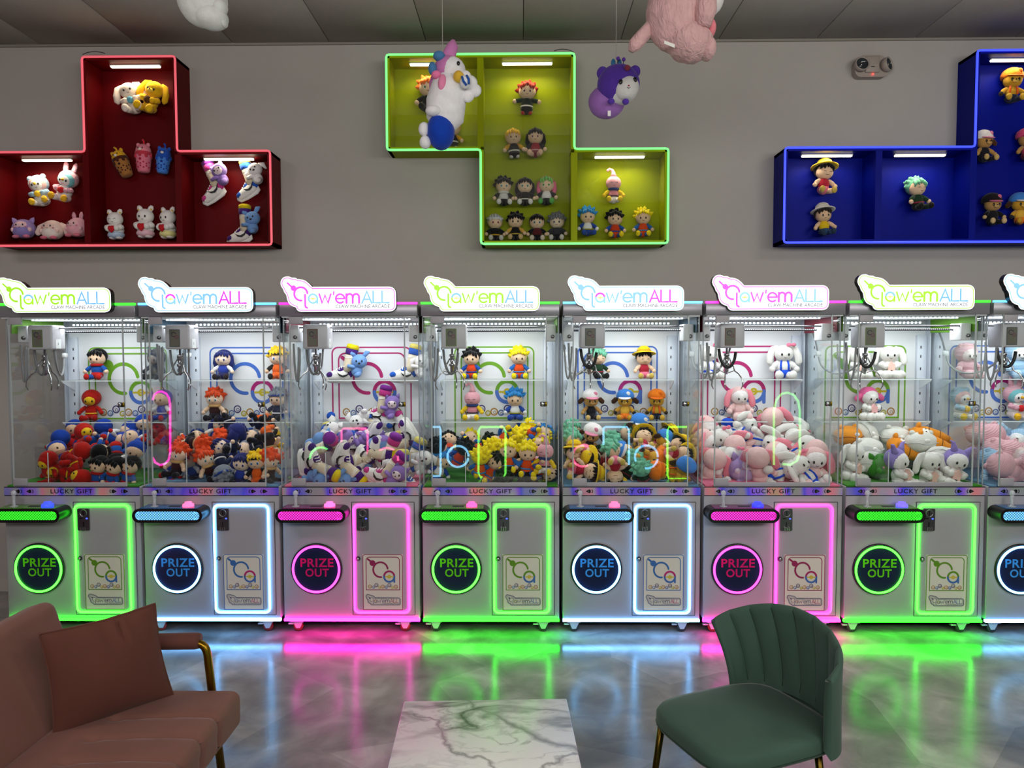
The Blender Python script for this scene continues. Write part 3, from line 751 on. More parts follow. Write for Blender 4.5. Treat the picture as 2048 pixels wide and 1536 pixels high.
seat = softbox('seat', (SX, SY, .135), seatfn, sofa, ROSE, (.005, .028, .362), nx=44, ny=150, nz=6, rad=.032)
def backfn(x, y, z):
    d = .02 * math.cos(y / SY * PI) * math.cos(x / .42 * 2.4) if z > 0 else 0
    if z > -.02:
        d -= .012 * g(x - .02, .007) + .006 * g(x - .02, .03)
    for j in range(5):
        d -= .008 * g(y - (.42 - j * .34), .007) * (x < .02) * (z > 0)
    return d
back = softbox('backrest', (.46, SY, .12), backfn, sofa, ROSE, (-.352, -.03, .548), (0, math.radians(-109), 0), nx=40, ny=90, nz=6, rad=.038)
for s_, yy in ((1, .875), (-1, -.83)):
    mb = MB()
    def bend(p):
        out = [Vector(p[0])]
        for a, b, c_ in zip(p, p[1:], p[2:]):
            a, b, c_ = Vector(a), Vector(b), Vector(c_); d0 = (a - b).normalized() * .045; d1 = (c_ - b).normalized() * .045
            for t in (0, .2, .4, .6, .8, 1): out.append(b + d0 * (1 - t) ** 2 + d1 * t ** 2)
        out.append(Vector(p[-1])); return out
    tb = bend([(.185, yy, .0), (.128, yy, .590), (-.30, yy, .577), (-.40, yy, 0)])
    mb.tube(tb, .0145, GOLD, 14); fr = mb.build('arm_frame', sofa)
    mb = MB(); mb.tube([(.105, yy, .596), (.09, yy, .596), (-.1, yy, .592), (-.27, yy, .583), (-.285, yy, .582)], [.027, .030, .029, .030, .027], V('#643c34'), 16); mb.build('arm_pad', fr)
for yy in (.84, -.80):
    mb = MB(); mb.box(-.36, .155, yy - .012, yy + .012, .285, .305, GOLD, .003, 1); mb.build('seat_rail', sofa)

# cushion on the sofa
def quad_cushion(name, tl, tr, br, bl, thick, m, label, n=36):
    tl, tr, br, bl = map(Vector, (tl, tr, br, bl)); nrm = (tr - bl).cross(tl - br).normalized()
    if nrm.y > 0: nrm = -nrm
    cen = (tl + tr + br + bl) / 4
    vv = []; ff = []
    for side in (1, -1):
        for j in range(n + 1):
            for i in range(n + 1):
                u, v = i / n, j / n
                # edges drawn in between the corners
                uu = u + .035 * math.sin(PI * v) * (1 - 2 * u); v2 = v + .03 * math.sin(PI * u) * (1 - 2 * v)
                p = bl.lerp(br, uu).lerp(tl.lerp(tr, uu), v2)
                b = (max(0, math.sin(PI * u)) * max(0, math.sin(PI * v))) ** .55
                b *= 1 + .05 * math.sin(9 * u + 3 * v) * (1 - b)
                wr = .006 * math.sin(26 * (u - .3) + 6 * v) * max(0, v - .6) * g(u - .55, .3) + .010 * g((u - .62) - .2 * (1 - v), .018) * g(v - .9, .12) * -1
                vv.append(p - cen + nrm * side * (thick / 2 * b + (wr * 3 if side > 0 and b > .05 else 0)))
    N1 = (n + 1) ** 2
    for j in range(n):
        for i in range(n):
            a = j * (n + 1) + i
            ff.append([a, a + 1, a + n + 2, a + n + 1]); ff.append([N1 + a, N1 + a + n + 1, N1 + a + n + 2, N1 + a + 1])
    root = empty(name, cen); tag(root, label, 'pillow')
    MB().add(vv, ff, m).build('cover', root)
    idx = [i for i in range(n + 1)] + [(j) * (n + 1) + n for j in range(1, n + 1)] + [n * (n + 1) + i for i in range(n - 1, -1, -1)] + [j * (n + 1) for j in range(n - 1, 0, -1)]
    MB().tube([vv[i] for i in idx], .0035, m, 6, True).build('seam_piping', root)
    return root
tl, tr, br, bl = at(78, 1268, 2.29), at(310, 1207, 2.56), at(347, 1391, 2.60), at(108, 1479, 2.33)
quad_cushion('throw_pillow', tl, tr, br, bl, .125, V('#63392f'), 'dusty brown velvet throw pillow standing on the sofa seat')

# ------------------------------------------------------------------ chair
GRN = V('#425b4f'); GRN2 = V('#22382c')
chair = empty('accent_chair', (.723, 2.426, 0), (0, 0, math.radians(-66.7))); tag(chair, 'dark green velvet chair with a fluted shell back and black-gold legs', 'chair')
mb = MB(); n = 48; lay = []
def seat_r(a):
    c_, s_ = math.cos(a), math.sin(a)
    q = 4.5
    r = (abs(c_ / .214) ** q + abs(s_ / .252) ** q) ** (-1 / q)
    return r
rings = [(.0, .462), (.3, .462), (.6, .460), (.85, .453), (.96, .446), (.995, .434), (1.0, .422), (1.0, .400), (.985, .388), (.93, .382), (.5, .380), (.0, .380)]
vv = []; ff = []
for k_, z in rings:
    for i in range(n):
        a = 2 * PI * i / n; r = seat_r(a) * k_
        vv.append((r * math.cos(a), r * math.sin(a) * 1.0 + .01, z + .006 * (1 - k_)))
for j in range(len(rings) - 1):
    for i in range(n):
        i2 = (i + 1) % n; ff.append([j * n + i, (j + 1) * n + i, (j + 1) * n + i2, j * n + i2])
mb.add(vv, ff, GRN); seat = mb.build('seat', chair)
mb = MB(); mb.tube([(seat_r(2 * PI * i / n) * 1.0 * math.cos(2 * PI * i / n), seat_r(2 * PI * i / n) * 1.0 * math.sin(2 * PI * i / n) + .01, .398) for i in range(n)], .0022, GRN2, 6, True); mb.build('piping', seat)
def sh(u, v, side):
    """u -1..1 around the back, v 0..1 up; side 0 inner, 1 outer"""
    f = v ** 1.74; ph = u * math.radians(86 + 2 * f); zt = .660 + .090 * max(0, math.cos(ph)) ** 1.3; zb = .385 if side else .44
    z = zb + v * (zt - zb)
    ax = .207 + .0535 * f; ay = .144 + .016 * f; y0 = .1345 - .045 * f
    th = .032 * (1 - .25 * v)
    if side: ax += th; ay += th
    x = ax * math.sin(ph); y = y0 + ay * math.cos(ph)
    # flutes on the inner face
    if not side:
        t = 2 * (((u + 1) / 2 * 9) % 1.0) - 1
        d = .017 * (1 - math.sqrt(max(0, 1 - t * t))) * min(1, v * 6) * (1 - .5 * v ** 8) * (1 - abs(u) ** 40)
        nx_, ny_ = math.sin(ph), math.cos(ph)
        x += nx_ * d; y += ny_ * d
    return Vector((x, y, z))
NU, NV = 144, 18
vv = []; ff = []
prof = [('i', j / NV) for j in range(NV + 1)] + [('r', k_) for k_ in (.25, .5, .75)] + [('o', 1 - j / NV) for j in range(NV + 1)]
for kind, t in prof:
    for i in range(NU + 1):
        u = -1 + 2 * i / NU
        if kind == 'i': p = sh(u, t, 0)
        elif kind == 'o': p = sh(u, t, 1)
        else:
            a = sh(u, 1, 0); b = sh(u, 1, 1); p = a.lerp(b, t) + Vector((0, 0, .014 * math.sin(PI * t) * (1 - abs(u) ** 24)))
        vv.append(p)
W1 = NU + 1; M_ = len(prof)
for j in range(M_ - 1):
    for i in range(NU):
        ff.append([j * W1 + i, j * W1 + i + 1, (j + 1) * W1 + i + 1, (j + 1) * W1 + i])
for i0 in (0, NU):     # rolled wing edges
    base = len(vv); mids = []
    for j in range(NV + 1):
        a = vv[j * W1 + i0]; b = vv[(M_ - 1 - j) * W1 + i0]
        sg = 1 if i0 else -1
        mids.append((a + b) / 2 + Vector((0, -.013, 0)))
    vv += mids
    for j in range(NV):
        a0, a1 = j * W1 + i0, (j + 1) * W1 + i0; b0, b1 = (M_ - 1 - j) * W1 + i0, (M_ - 2 - j) * W1 + i0
        q1 = [a0, a1, base + j + 1, base + j]; q2 = [base + j, base + j + 1, b1, b0]
        ff += [q1, q2] if i0 == 0 else [q1[::-1], q2[::-1]]
    rim = [(NV + t_) * W1 + i0 for t_ in range(0, 5)]
    ff += [[base + NV, a_, b_] if i0 else [base + NV, b_, a_] for a_, b_ in zip(rim, rim[1:])]
mb = MB(); mb.add(vv, ff, GRN); bk = mb.build('backrest', chair)
for k_ in range(1, 9):
    u = -1 + 2 * k_ / 9
    mb = MB(); mb.tube([sh(u, .06 + .94 * j / 14, 0) for j in range(15)], .0022, GRN2, 6); mb.build('flute_seam', bk)
LEG = metal('#4d3d16', .3)
for x, y in ((-.175, -.19), (.175, -.19), (-.16, .17), (.16, .17)):
    mb = MB(); mb.tube([(x, y, .384), (x * 1.08, y * 1.1, .2), (x * 1.2, y * 1.22, 0)], [.013, .011, .008], LEG, 14); lg = mb.build('leg', chair)

# ------------------------------------------------------------------ marble table
def marble():
    m = bpy.data.materials.new('veined_marble'); m.use_nodes = True
    nt = m.node_tree; N = nt.nodes; Lk = nt.links; b = N['Principled BSDF']
    tc = N.new('ShaderNodeTexCoord'); mp = N.new('ShaderNodeMapping'); mp.inputs['Rotation'].default_value = (0, 0, math.radians(38)); mp.inputs['Scale'].default_value = (1, 1.9, 1)
    mp.inputs['Location'].default_value = (.37, .12, 0)
    Lk.new(tc.outputs['Object'], mp.inputs[0])
    def vein(sc, wd, dist, seed):
        n = N.new('ShaderNodeTexNoise'); n.noise_dimensions = '4D'; n.inputs['W'].default_value = seed; n.inputs['Scale'].default_value = sc; n.inputs['Detail'].default_value = 5; n.inputs['Roughness'].default_value = .55; n.inputs['Distortion'].default_value = dist
        Lk.new(mp.outputs[0], n.inputs['Vector'])
        a = N.new('ShaderNodeMath'); a.operation = 'SUBTRACT'; a.inputs[1].default_value = .5; Lk.new(n.outputs['Fac'], a.inputs[0])
        ab = N.new('ShaderNodeMath'); ab.operation = 'ABSOLUTE'; Lk.new(a.outputs[0], ab.inputs[0])
        r = N.new('ShaderNodeMapRange'); r.inputs['From Min'].default_value = 0; r.inputs['From Max'].default_value = wd; r.inputs['To Min'].default_value = 1; r.inputs['To Max'].default_value = 0
        Lk.new(ab.outputs[0], r.inputs[0]); return r.outputs[0]
    v1 = vein(2.3, .055, .8, 4.1); v2 = vein(5.0, .03, 1.0, 7.7)
    nm = N.new('ShaderNodeTexNoise'); nm.inputs['Scale'].default_value = 2.6; nm.inputs['Detail'].default_value = 3; Lk.new(mp.outputs[0], nm.inputs['Vector'])
    rm = N.new('ShaderNodeMapRange'); rm.inputs['From Min'].default_value = .36; rm.inputs['From Max'].default_value = .62; Lk.new(nm.outputs['Fac'], rm.inputs[0])
    mul = N.new('ShaderNodeMath'); mul.operation = 'MULTIPLY'; Lk.new(v1, mul.inputs[0]); Lk.new(rm.outputs[0], mul.inputs[1])
    m2 = N.new('ShaderNodeMath'); m2.operation = 'MULTIPLY'; m2.inputs[1].default_value = .45; Lk.new(v2, m2.inputs[0])
    m3 = N.new('ShaderNodeMath'); m3.operation = 'MULTIPLY'; Lk.new(m2.outputs[0], m3.inputs[0]); Lk.new(rm.outputs[0], m3.inputs[1])
    mx = N.new('ShaderNodeMath'); mx.operation = 'MAXIMUM'; Lk.new(mul.outputs[0], mx.inputs[0]); Lk.new(m3.outputs[0], mx.inputs[1])
    wn = N.new('ShaderNodeTexNoise'); wn.inputs['Scale'].default_value = 5; wn.inputs['Detail'].default_value = 6; Lk.new(tc.outputs['Object'], wn.inputs['Vector'])
    def line(nx_, ny_, c_, wd, amp):
        dp = N.new('ShaderNodeVectorMath'); dp.operation = 'DOT_PRODUCT'; dp.inputs[1].default_value = (nx_, ny_, 0); Lk.new(tc.outputs['Object'], dp.inputs[0])
        ad = N.new('ShaderNodeMath'); ad.operation = 'MULTIPLY_ADD'; ad.inputs[1].default_value = amp; ad.inputs[2].default_value = c_ - amp * .5; Lk.new(wn.outputs['Fac'], ad.inputs[0])
        sm = N.new('ShaderNodeMath'); sm.operation = 'ADD'; Lk.new(dp.outputs['Value'], sm.inputs[0]); Lk.new(ad.outputs[0], sm.inputs[1])
        ab = N.new('ShaderNodeMath'); ab.operation = 'ABSOLUTE'; Lk.new(sm.outputs[0], ab.inputs[0])
        r = N.new('ShaderNodeMapRange'); r.inputs['From Max'].default_value = wd; r.inputs['To Min'].default_value = .75; r.inputs['To Max'].default_value = 0; Lk.new(ab.outputs[0], r.inputs[0]); return r.outputs[0]
    for l_ in (line(.736, .677, -.288, .022, .22), line(.844, .537, -.045, .014, .3), line(-.3, .954, -.02, .010, .26)):
        m4 = N.new('ShaderNodeMath'); m4.operation = 'MAXIMUM'; Lk.new(mx.outputs[0], m4.inputs[0]); Lk.new(l_, m4.inputs[1]); mx = m4
    mix = N.new('ShaderNodeMix'); mix.data_type = 'RGBA'; mix.inputs[6].default_value = lin('#f4f3ee') + (1,); mix.inputs[7].default_value = lin('#56544c') + (1,)
    Lk.new(mx.outputs[0], mix.inputs[0]); Lk.new(mix.outputs[2], b.inputs['Base Color'])
    b.inputs['Roughness'].default_value = .3
    return m
table = empty('coffee_table', (-.105, 2.03, 0), (0, 0, math.radians(2.3))); tag(table, 'low rectangular table with a white grey-veined marble top', 'table')
MB().box(-.28, .28, -.5, .5, .43, .45, marble(), .003, 1).build('tabletop', table)
mb = MB(); mb.box(-.25, .25, -.47, -.45, .41, .43, GOLD); mb.box(-.25, .25, .45, .47, .41, .43, GOLD); mb.box(-.25, -.23, -.45, .45, .41, .43, GOLD); mb.box(.23, .25, -.45, .45, .41, .43, GOLD); mb.build('frame', table)
for x in (-.24, .24):
    for y in (-.46, .46): MB().box(x - .01, x + .01, y - .01, y + .01, 0, .41, GOLD).build('leg', table)

# ------------------------------------------------------------------ neon tubes on the wall opposite (mirrored in the machine fronts)
def mirror(px, py):
    p = at(px, py, 2 * MY - YF - .03); return Vector((p.x, YF + .03, p.z))
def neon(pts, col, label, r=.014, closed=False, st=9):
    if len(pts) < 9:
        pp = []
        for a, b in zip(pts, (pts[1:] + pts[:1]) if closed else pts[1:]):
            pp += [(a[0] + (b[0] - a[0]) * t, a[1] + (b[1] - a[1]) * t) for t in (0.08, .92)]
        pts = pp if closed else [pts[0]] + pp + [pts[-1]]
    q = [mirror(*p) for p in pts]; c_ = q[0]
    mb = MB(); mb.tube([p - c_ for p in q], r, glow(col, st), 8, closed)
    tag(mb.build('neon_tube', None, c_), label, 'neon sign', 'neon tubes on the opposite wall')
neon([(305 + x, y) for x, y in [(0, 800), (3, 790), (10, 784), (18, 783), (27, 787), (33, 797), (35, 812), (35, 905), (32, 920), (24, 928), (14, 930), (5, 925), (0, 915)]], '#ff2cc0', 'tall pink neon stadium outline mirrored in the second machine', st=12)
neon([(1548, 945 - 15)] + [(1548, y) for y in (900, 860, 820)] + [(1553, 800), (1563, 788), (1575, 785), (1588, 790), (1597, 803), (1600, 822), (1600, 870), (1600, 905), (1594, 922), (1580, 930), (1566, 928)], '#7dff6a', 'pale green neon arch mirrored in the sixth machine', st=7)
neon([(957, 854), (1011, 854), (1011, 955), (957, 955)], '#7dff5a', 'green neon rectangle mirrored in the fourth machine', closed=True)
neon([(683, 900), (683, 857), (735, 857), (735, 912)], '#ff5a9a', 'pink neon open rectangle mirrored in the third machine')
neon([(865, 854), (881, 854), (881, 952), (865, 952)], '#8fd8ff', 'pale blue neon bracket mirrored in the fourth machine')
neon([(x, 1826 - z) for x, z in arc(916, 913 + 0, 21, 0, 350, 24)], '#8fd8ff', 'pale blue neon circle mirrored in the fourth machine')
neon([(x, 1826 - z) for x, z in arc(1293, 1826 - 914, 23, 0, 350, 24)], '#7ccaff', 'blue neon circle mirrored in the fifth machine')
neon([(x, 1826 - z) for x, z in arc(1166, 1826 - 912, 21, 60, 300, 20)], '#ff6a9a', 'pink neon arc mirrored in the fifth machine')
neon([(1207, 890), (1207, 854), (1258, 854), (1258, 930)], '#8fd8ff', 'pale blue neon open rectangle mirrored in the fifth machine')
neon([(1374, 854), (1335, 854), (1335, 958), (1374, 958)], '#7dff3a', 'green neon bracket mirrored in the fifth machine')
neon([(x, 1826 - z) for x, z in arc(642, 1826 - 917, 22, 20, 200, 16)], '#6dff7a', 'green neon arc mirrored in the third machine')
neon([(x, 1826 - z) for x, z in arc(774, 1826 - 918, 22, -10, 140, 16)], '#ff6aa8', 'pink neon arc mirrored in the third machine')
# ------------------------------------------------------------------ plush toys
SKIN = '#e6c3a4'
EYE_M = plain('#0c0a0c', .3)
def eyes(root, c, r, dx, dz, sz=1.0, closed=False, iris=None):
    for s_ in (-1, 1):
        x = s_ * dx; q = max(0, 1 - (x / r[0]) ** 2 - (dz / r[2]) ** 2); y = -r[1] * math.sqrt(q)
        mb = MB()
        if closed:
            mb.tube([(c[0] + x + .008 * sz * t, c[1] + y - .001, c[2] + dz + .004 * sz * (1 - t * t)) for t in (-1, -.5, 0, .5, 1)], .0013, EYE_M, 5)
        else:
            if iris:
                mb.ell((c[0] + x, c[1] + y + .001, c[2] + dz), (.0085 * sz, .003, .0105 * sz), plain('#ece6de', .6), 10, 6)
                mb.ell((c[0] + x, c[1] + y - .0012, c[2] + dz), (.006 * sz, .002, .008 * sz), plain(iris, .4), 10, 6)
                mb.ell((c[0] + x, c[1] + y - .0025, c[2] + dz - .001), (.003 * sz, .0014, .0045 * sz), EYE_M, 8, 5)
            else:
                mb.ell((c[0] + x, c[1] + y, c[2] + dz), (.0055 * sz, .003, .0075 * sz), EYE_M, 10, 6)
        mb.build('eye', root)
def mouth(root, c, r, dz, wd=.007, col='#4a1c1c'):
    y = -r[1] * math.sqrt(max(0, 1 - (dz / r[2]) ** 2))
    mb = MB(); mb.tube([(c[0] + wd * t, c[1] + y - .001, c[2] + dz - .003 * (1 - t * t)) for t in (-1, -.5, 0, .5, 1)], .0011, plain(col, .6), 5); mb.build('mouth', root)
def ear_parts(root, kind, col, hz=.135, inner=None, rx=.05, mf=P):
    for s_ in (-1, 1):
        mb = MB()
        if kind == 'bear': mb.ell((s_ * (rx * .74), .004, hz + .042), (.017, .010, .017), mf(col), 12, 8)
        elif kind == 'cat': mb.tube([(s_ * .030, .002, hz + .030), (s_ * .040, .002, hz + .05), (s_ * .047, .002, hz + .072)], [.019, .013, .002], mf(col), 10, False, .6)
        elif kind == 'cub': mb.tube([(s_ * .026, .002, hz + .034), (s_ * .036, .002, hz + .050), (s_ * .042, .002, hz + .064)], [.016, .017, .008], mf(col), 12, False, .65)
        elif kind == 'horn': mb.tube([(s_ * .024, 0, hz + .034), (s_ * .034, .0, hz + .058), (s_ * .044, -.002, hz + .078), (s_ * .062, -.004, hz + .084)], [.019, .014, .009, .003], mf(col), 10)
        elif kind == 'up': mb.tube([(s_ * .020, .004, hz + .032), (s_ * .024, .006, hz + .058), (s_ * .027, .006, hz + .09), (s_ * .028, .006, hz + .106)], [.010, .015, .014, .004], mf(col), 10, False, .6)
        elif kind == 'droop': mb.tube([(s_ * .030, .002, hz + .036), (s_ * .056, 0, hz + .026), (s_ * .071, -.004, hz - .012), (s_ * .076, -.008, hz - .048), (s_ * .074, -.010, hz - .062)], [.010, .016, .020, .018, .006], mf(col), 10, False, .6)
        elif kind == 'side': mb.tube([(s_ * .042, .002, hz + .01), (s_ * .064, 0, hz + .004), (s_ * .082, 0, hz - .014), (s_ * .086, 0, hz - .024)], [.010, .017, .016, .005], mf(col), 10, False, .6)
        e = mb.build('ear', root)
        if inner: MB().ell((s_ * .044, -.006, hz + .050) if kind in ('cat',) else (s_ * (rx * .74), -.005, hz + .042), (.009, .004, .010), mf(inner), 10, 6).build('inner_ear', e)
def limbs(root, sleeve, hand, pants, shoe, mf=P, stand=False, fat=1.0, arms='down'):
    for s_ in (-1, 1):
        mb = MB()
        if arms == 'down': pa = [(s_ * .026, 0, .086), (s_ * .047, -.008, .070), (s_ * .060, -.018, .054)]
        elif arms == 'hug': pa = [(s_ * .028, -.004, .086), (s_ * .046, -.022, .076), (s_ * .030, -.040, .070)]
        else: pa = [(s_ * .026, 0, .086), (s_ * .050, -.004, .082), (s_ * .068, -.008, .076)]
        mb.tube(pa, [.012 * fat, .0135 * fat, .0115 * fat], mf(sleeve), 10); a = mb.build('arm', root)
        q = Vector(pa[2]) + (Vector(pa[2]) - Vector(pa[1])).normalized() * .004
        MB().ell(q, .0135 * fat, mf(hand), 10, 7).build('hand', a)
        mb = MB()
        if stand: pl = [(s_ * .017, 0, .036), (s_ * .019, -.002, .018)]; sh_ = (s_ * .020, -.006, .011); sr = (.014 * fat, .019 * fat, .011)
        else: pl = [(s_ * .017, -.012, .020), (s_ * .028, -.042, .018), (s_ * .034, -.058, .019)]; sh_ = (s_ * .036, -.065, .021); sr = (.0165 * fat, .015 * fat, .0195 * fat)
        mb.tube(pl, [.016 * fat] * len(pl), mf(pants), 10); l = mb.build('leg', root)
        MB().ell(sh_, sr, mf(shoe), 12, 8).build('shoe', l)
def hair_parts(root, style, col, hz=.135, col2=None, k=1.0):
    m = P(col); rr = random.Random(hash((style, col)) & 0xffff if False else sum(map(ord, style + col)))
    mb = MB(); C_ = Vector((0, .019, hz + .012)); R_ = (.055 * k, .047 * k, .05 * k)
    if style == 'bun': C_ = Vector((0, .014, hz + .012))
    mb.ell(C_, R_, m, 16, 10)
    h = mb.build('hair', root)
    mb = MB()
    if style in ('tuft', 'wild'):
        L = .022 if style == 'tuft' else .027
        for i in range(16):
            a = 2 * PI * i / 16 * 2.618; t = (15 + 85 * i / 16)
            d = Vector((math.sin(math.radians(t)) * math.cos(a), abs(math.sin(math.radians(t)) * math.sin(a)) * .9 - .25, math.cos(math.radians(t)) * .9 + .1)).normalized()
            p = C_ + Vector((d.x * R_[0], d.y * R_[1], d.z * R_[2])) * .9
            d2 = (d + Vector((0, 0, .35))).normalized() if style == 'wild' else (d + Vector((rr.uniform(-.3, .3), 0, -.1))).normalized()
            ll = L * rr.uniform(.8, 1.25)
            mb.tube([p - d * .006, p + d2 * ll * .5, p + d2 * ll], [.018, .012, .0015], m, 7)
    if style == 'long':
        for s_ in (-1, 1): mb.tube([(s_ * .046, .012, hz + .02), (s_ * .052, .008, hz - .03), (s_ * .046, .006, hz - .075)], [.016, .017, .006], m, 8)
        mb.tube([(0, .045, hz + .02), (0, .048, hz - .04), (0, .04, hz - .085)], [.034, .036, .012], m, 10)
    if style == 'bun':
        mb.ell((0, .03, hz + .062), (.02, .02, .018), m, 10, 7)
    for x in (-.034, -.018, .0, .018, .034):
        z0 = hz + .043 - abs(x) * .35; y0 = -.026 - .012 * (1 - abs(x) / .04)
        dz = .022 + rr.uniform(0, .010) if style not in ('wild',) else .018
        mb.tube([(x * .9, y0 + .008, z0 + .004), (x * 1.08, y0 - .008, z0 - dz * .5), (x * 1.12 + rr.uniform(-.004, .004), y0 - .008 if abs(x) < .03 else y0 - .002, z0 - dz)], [.011, .009, .002], P(col2 or col), 7)
    mb.build('fringe', h)
def hat_parts(root, hat, hz=.135):
    st, col, col2 = hat
    if st == 'straw':
        mb = MB(); mb.lathe([(.0001, .048), (.024, .045), (.040, .032), (.046, .012), (.047, .006), (.066, .002), (.078, -.004), (.079, -.008), (.064, -.006), (.046, -.002)], (0, .006, hz + .034), P(col), 22, 'z', Euler((math.radians(-12), 0, 0)).to_matrix()); h = mb.build('hat', root)
        mb = MB(); mb.lathe([(.0472, .006), (.048, .008), (.0475, .016), (.0455, .018)], (0, .006, hz + .034), P(col2), 22, 'z', Euler((math.radians(-12), 0, 0)).to_matrix()); mb.build('hat_band', h)
    else:
        mb = MB(); mb.ell((0, .012, hz + .026), (.062, .056, .052), P(col), 18, 12, None, lambda p: Vector((p.x, p.y, max(p.z, -.25)))); h = mb.build('hat', root)
        mb = MB(); mb.ell((0, -.036, hz + .018), (.044, .030, .006), P(col2), 16, 8, Euler((math.radians(18), 0, 0)).to_matrix()); mb.build('hat_brim', h)
        mb = MB(); mb.ell((.022, -.033, hz + .046), (.015, .006, .015), P(col2 if col2 != col else '#e8e4e0'), 12, 8); mb.build('hat_badge', h)
def doll(c):
    root = empty('plush_doll'); g_ = c.get
    skin = g_('skin', SKIN); hz = .135; hr = (.05, .045, .046); mf = K if g_('knit') else P
    MB().ell((0, 0, hz), hr, P(skin), 18, 12, None, lambda p: Vector((p.x * (1 + .06 * max(0, -p.z)), p.y, p.z * .98))).build('head', root)
    fc, fr = (0, 0, hz), hr
    if g_('patch'):
        fc, fr = (0, -.013, hz - .006), (.039, .037, .035)
        MB().ell(fc, fr, P(g_('patch')), 16, 10).build('face_patch', root)
    eyes(root, fc, fr, g_('edx', .0175), g_('edz', -.006), g_('esz', 1), g_('closed', False), g_('iris'))
    mouth(root, fc, fr, g_('mz', -.022), g_('mw', .006))
    if g_('muzzle'):
        mb = MB(); mb.ell((0, -.042, hz - .016), (.017, .010, .012), P(g_('muzzle')), 12, 8); mb.build('muzzle', root)
        MB().ell((0, -.052, hz - .010), (.005, .003, .0035), plain(g_('nose', '#2a1a16'), .4), 8, 6).build('nose', root)
    if g_('beak'): MB().tube([(0, -.046, hz - .008), (0, -.058, hz - .010), (0, -.064, hz - .011)], [.009, .006, .0015], P(g_('beak')), 8).build('beak', root)
    if g_('hair'): hair_parts(root, g_('style', 'smooth'), g_('hair'), hz, g_('fringe'), g_('hk', 1.0))
    if g_('hood'):
        k_ = g_('hoodr', 1.0)
        h = MB().ell((0, .014, hz + .006), (.0565 * k_, .05 * k_, .053 * k_), mf(g_('hood')), 18, 12).build('hood', root)
    if g_('ears'): ear_parts(root, g_('ears'), g_('earc', g_('hood', skin)), hz, g_('inner'), .05, mf)
    if g_('hat'): hat_parts(root, g_('hat'), hz)
    if g_('band'):
        MB().tube([(.0535 * math.cos(a), .010 + .053 * math.sin(a), hz + .026 + .004 * math.sin(a)) for a in [2 * PI * i / 24 for i in range(24)]], .0075, P(g_('band')), 8, True).build('headband', root)
    if g_('tail'):
        MB().tube([(0, .0, hz + .036), (0, .004, hz + .062), (-.008, .006, hz + .084), (-.028, .004, hz + .092), (-.036, .002, hz + .084)], [.024, .014, .010, .008, .004], P(skin), 10).build('pointed_cap', root); MB().ell((-.037, .002, hz + .082), .0095, P(skin), 10, 7).build('cap_pompom', root)
    MB().ell((0, 0, .062), (.034 * g_('bk', 1), .030 * g_('bk', 1), .040), mf(g_('shirt')), 14, 10).build('torso', root)
    MB().ell((0, -.002, .030), (.0355 * g_('bk', 1), .033 * g_('bk', 1), .028), mf(g_('pants')), 14, 9).build('lower_body', root)
    if g_('belt'): MB().tube([(.0345 * g_('bk', 1) * math.cos(a), .031 * g_('bk', 1) * math.sin(a), .046) for a in [2 * PI * i / 20 for i in range(20)]], .0048, P(g_('belt')), 6, True).build('belt', root)
    if g_('scarf'): MB().tube([(.03 * math.cos(a), .028 * math.sin(a), .092) for a in [2 * PI * i / 20 for i in range(20)]], .009, P(g_('scarf')), 8, True).build('scarf', root)
    if g_('straps'):
        for s_ in (-1, 1): MB().tube([(s_ * .016, -.018, .096), (s_ * .020, -.030, .07), (s_ * .020, -.032, .045)], .0055, mf(g_('straps')), 6).build('strap', root)
    limbs(root, g_('sleeve', g_('shirt')), g_('hand', skin), g_('leg', g_('pants')), g_('shoe', '#1c1a1e'), mf, g_('stand', False), g_('fat', 1.0), g_('arms', 'down'))
    if g_('bow'):
        mb = MB()
        for s_ in (-1, 1): mb.ell((.032 + s_ * .012, -.026, hz + .046), (.013, .007, .010), P(g_('bow')), 10, 7)
        mb.ell((.032, -.030, hz + .046), .006, P(g_('bow')), 8, 6); mb.build('bow', root)
    hl = g_('holds')
    if hl:
        st, col = hl
        mb = MB()
        if st == 'heart':
            mb.ell((0, -.056, .062), (.027, .010, .023), P(col), 18, 12, None, lambda p: Vector((p.x * (1 - .35 * max(0, -p.z)), p.y, p.z + .35 * abs(p.x) - .1))); mb.build('held_heart', root)
        elif st == 'star':
            mb.prism([(.030 * (1 if i % 2 == 0 else .62) * math.cos(PI / 2 + PI * i / 5), .066 + .030 * (1 if i % 2 == 0 else .62) * math.sin(PI / 2 + PI * i / 5)) for i in range(10)], -.054, -.034, P(col), None, True); mb.build('held_star', root)
        elif st == 'fruit':
            mb.ell((0, -.046, .066), (.019, .015, .019), P(col), 12, 8); mb.build('held_fruit', root)
        elif st == 'cone':
            mb.ell((0, -.046, .066), (.018, .015, .020), P(col), 12, 8); mb.build('held_ball', root)
    if g_('cloud'):
        mb = MB()
        for x, y, r in ((-.05, -.03, .026), (-.018, -.05, .028), (.02, -.05, .028), (.052, -.03, .026), (0, -.02, .036)): mb.ell((x, y, .022), (r * 1.1, r, .024), P(g_('cloud')), 12, 8)
        mb.build('cloud_base', root)
    return root, .20
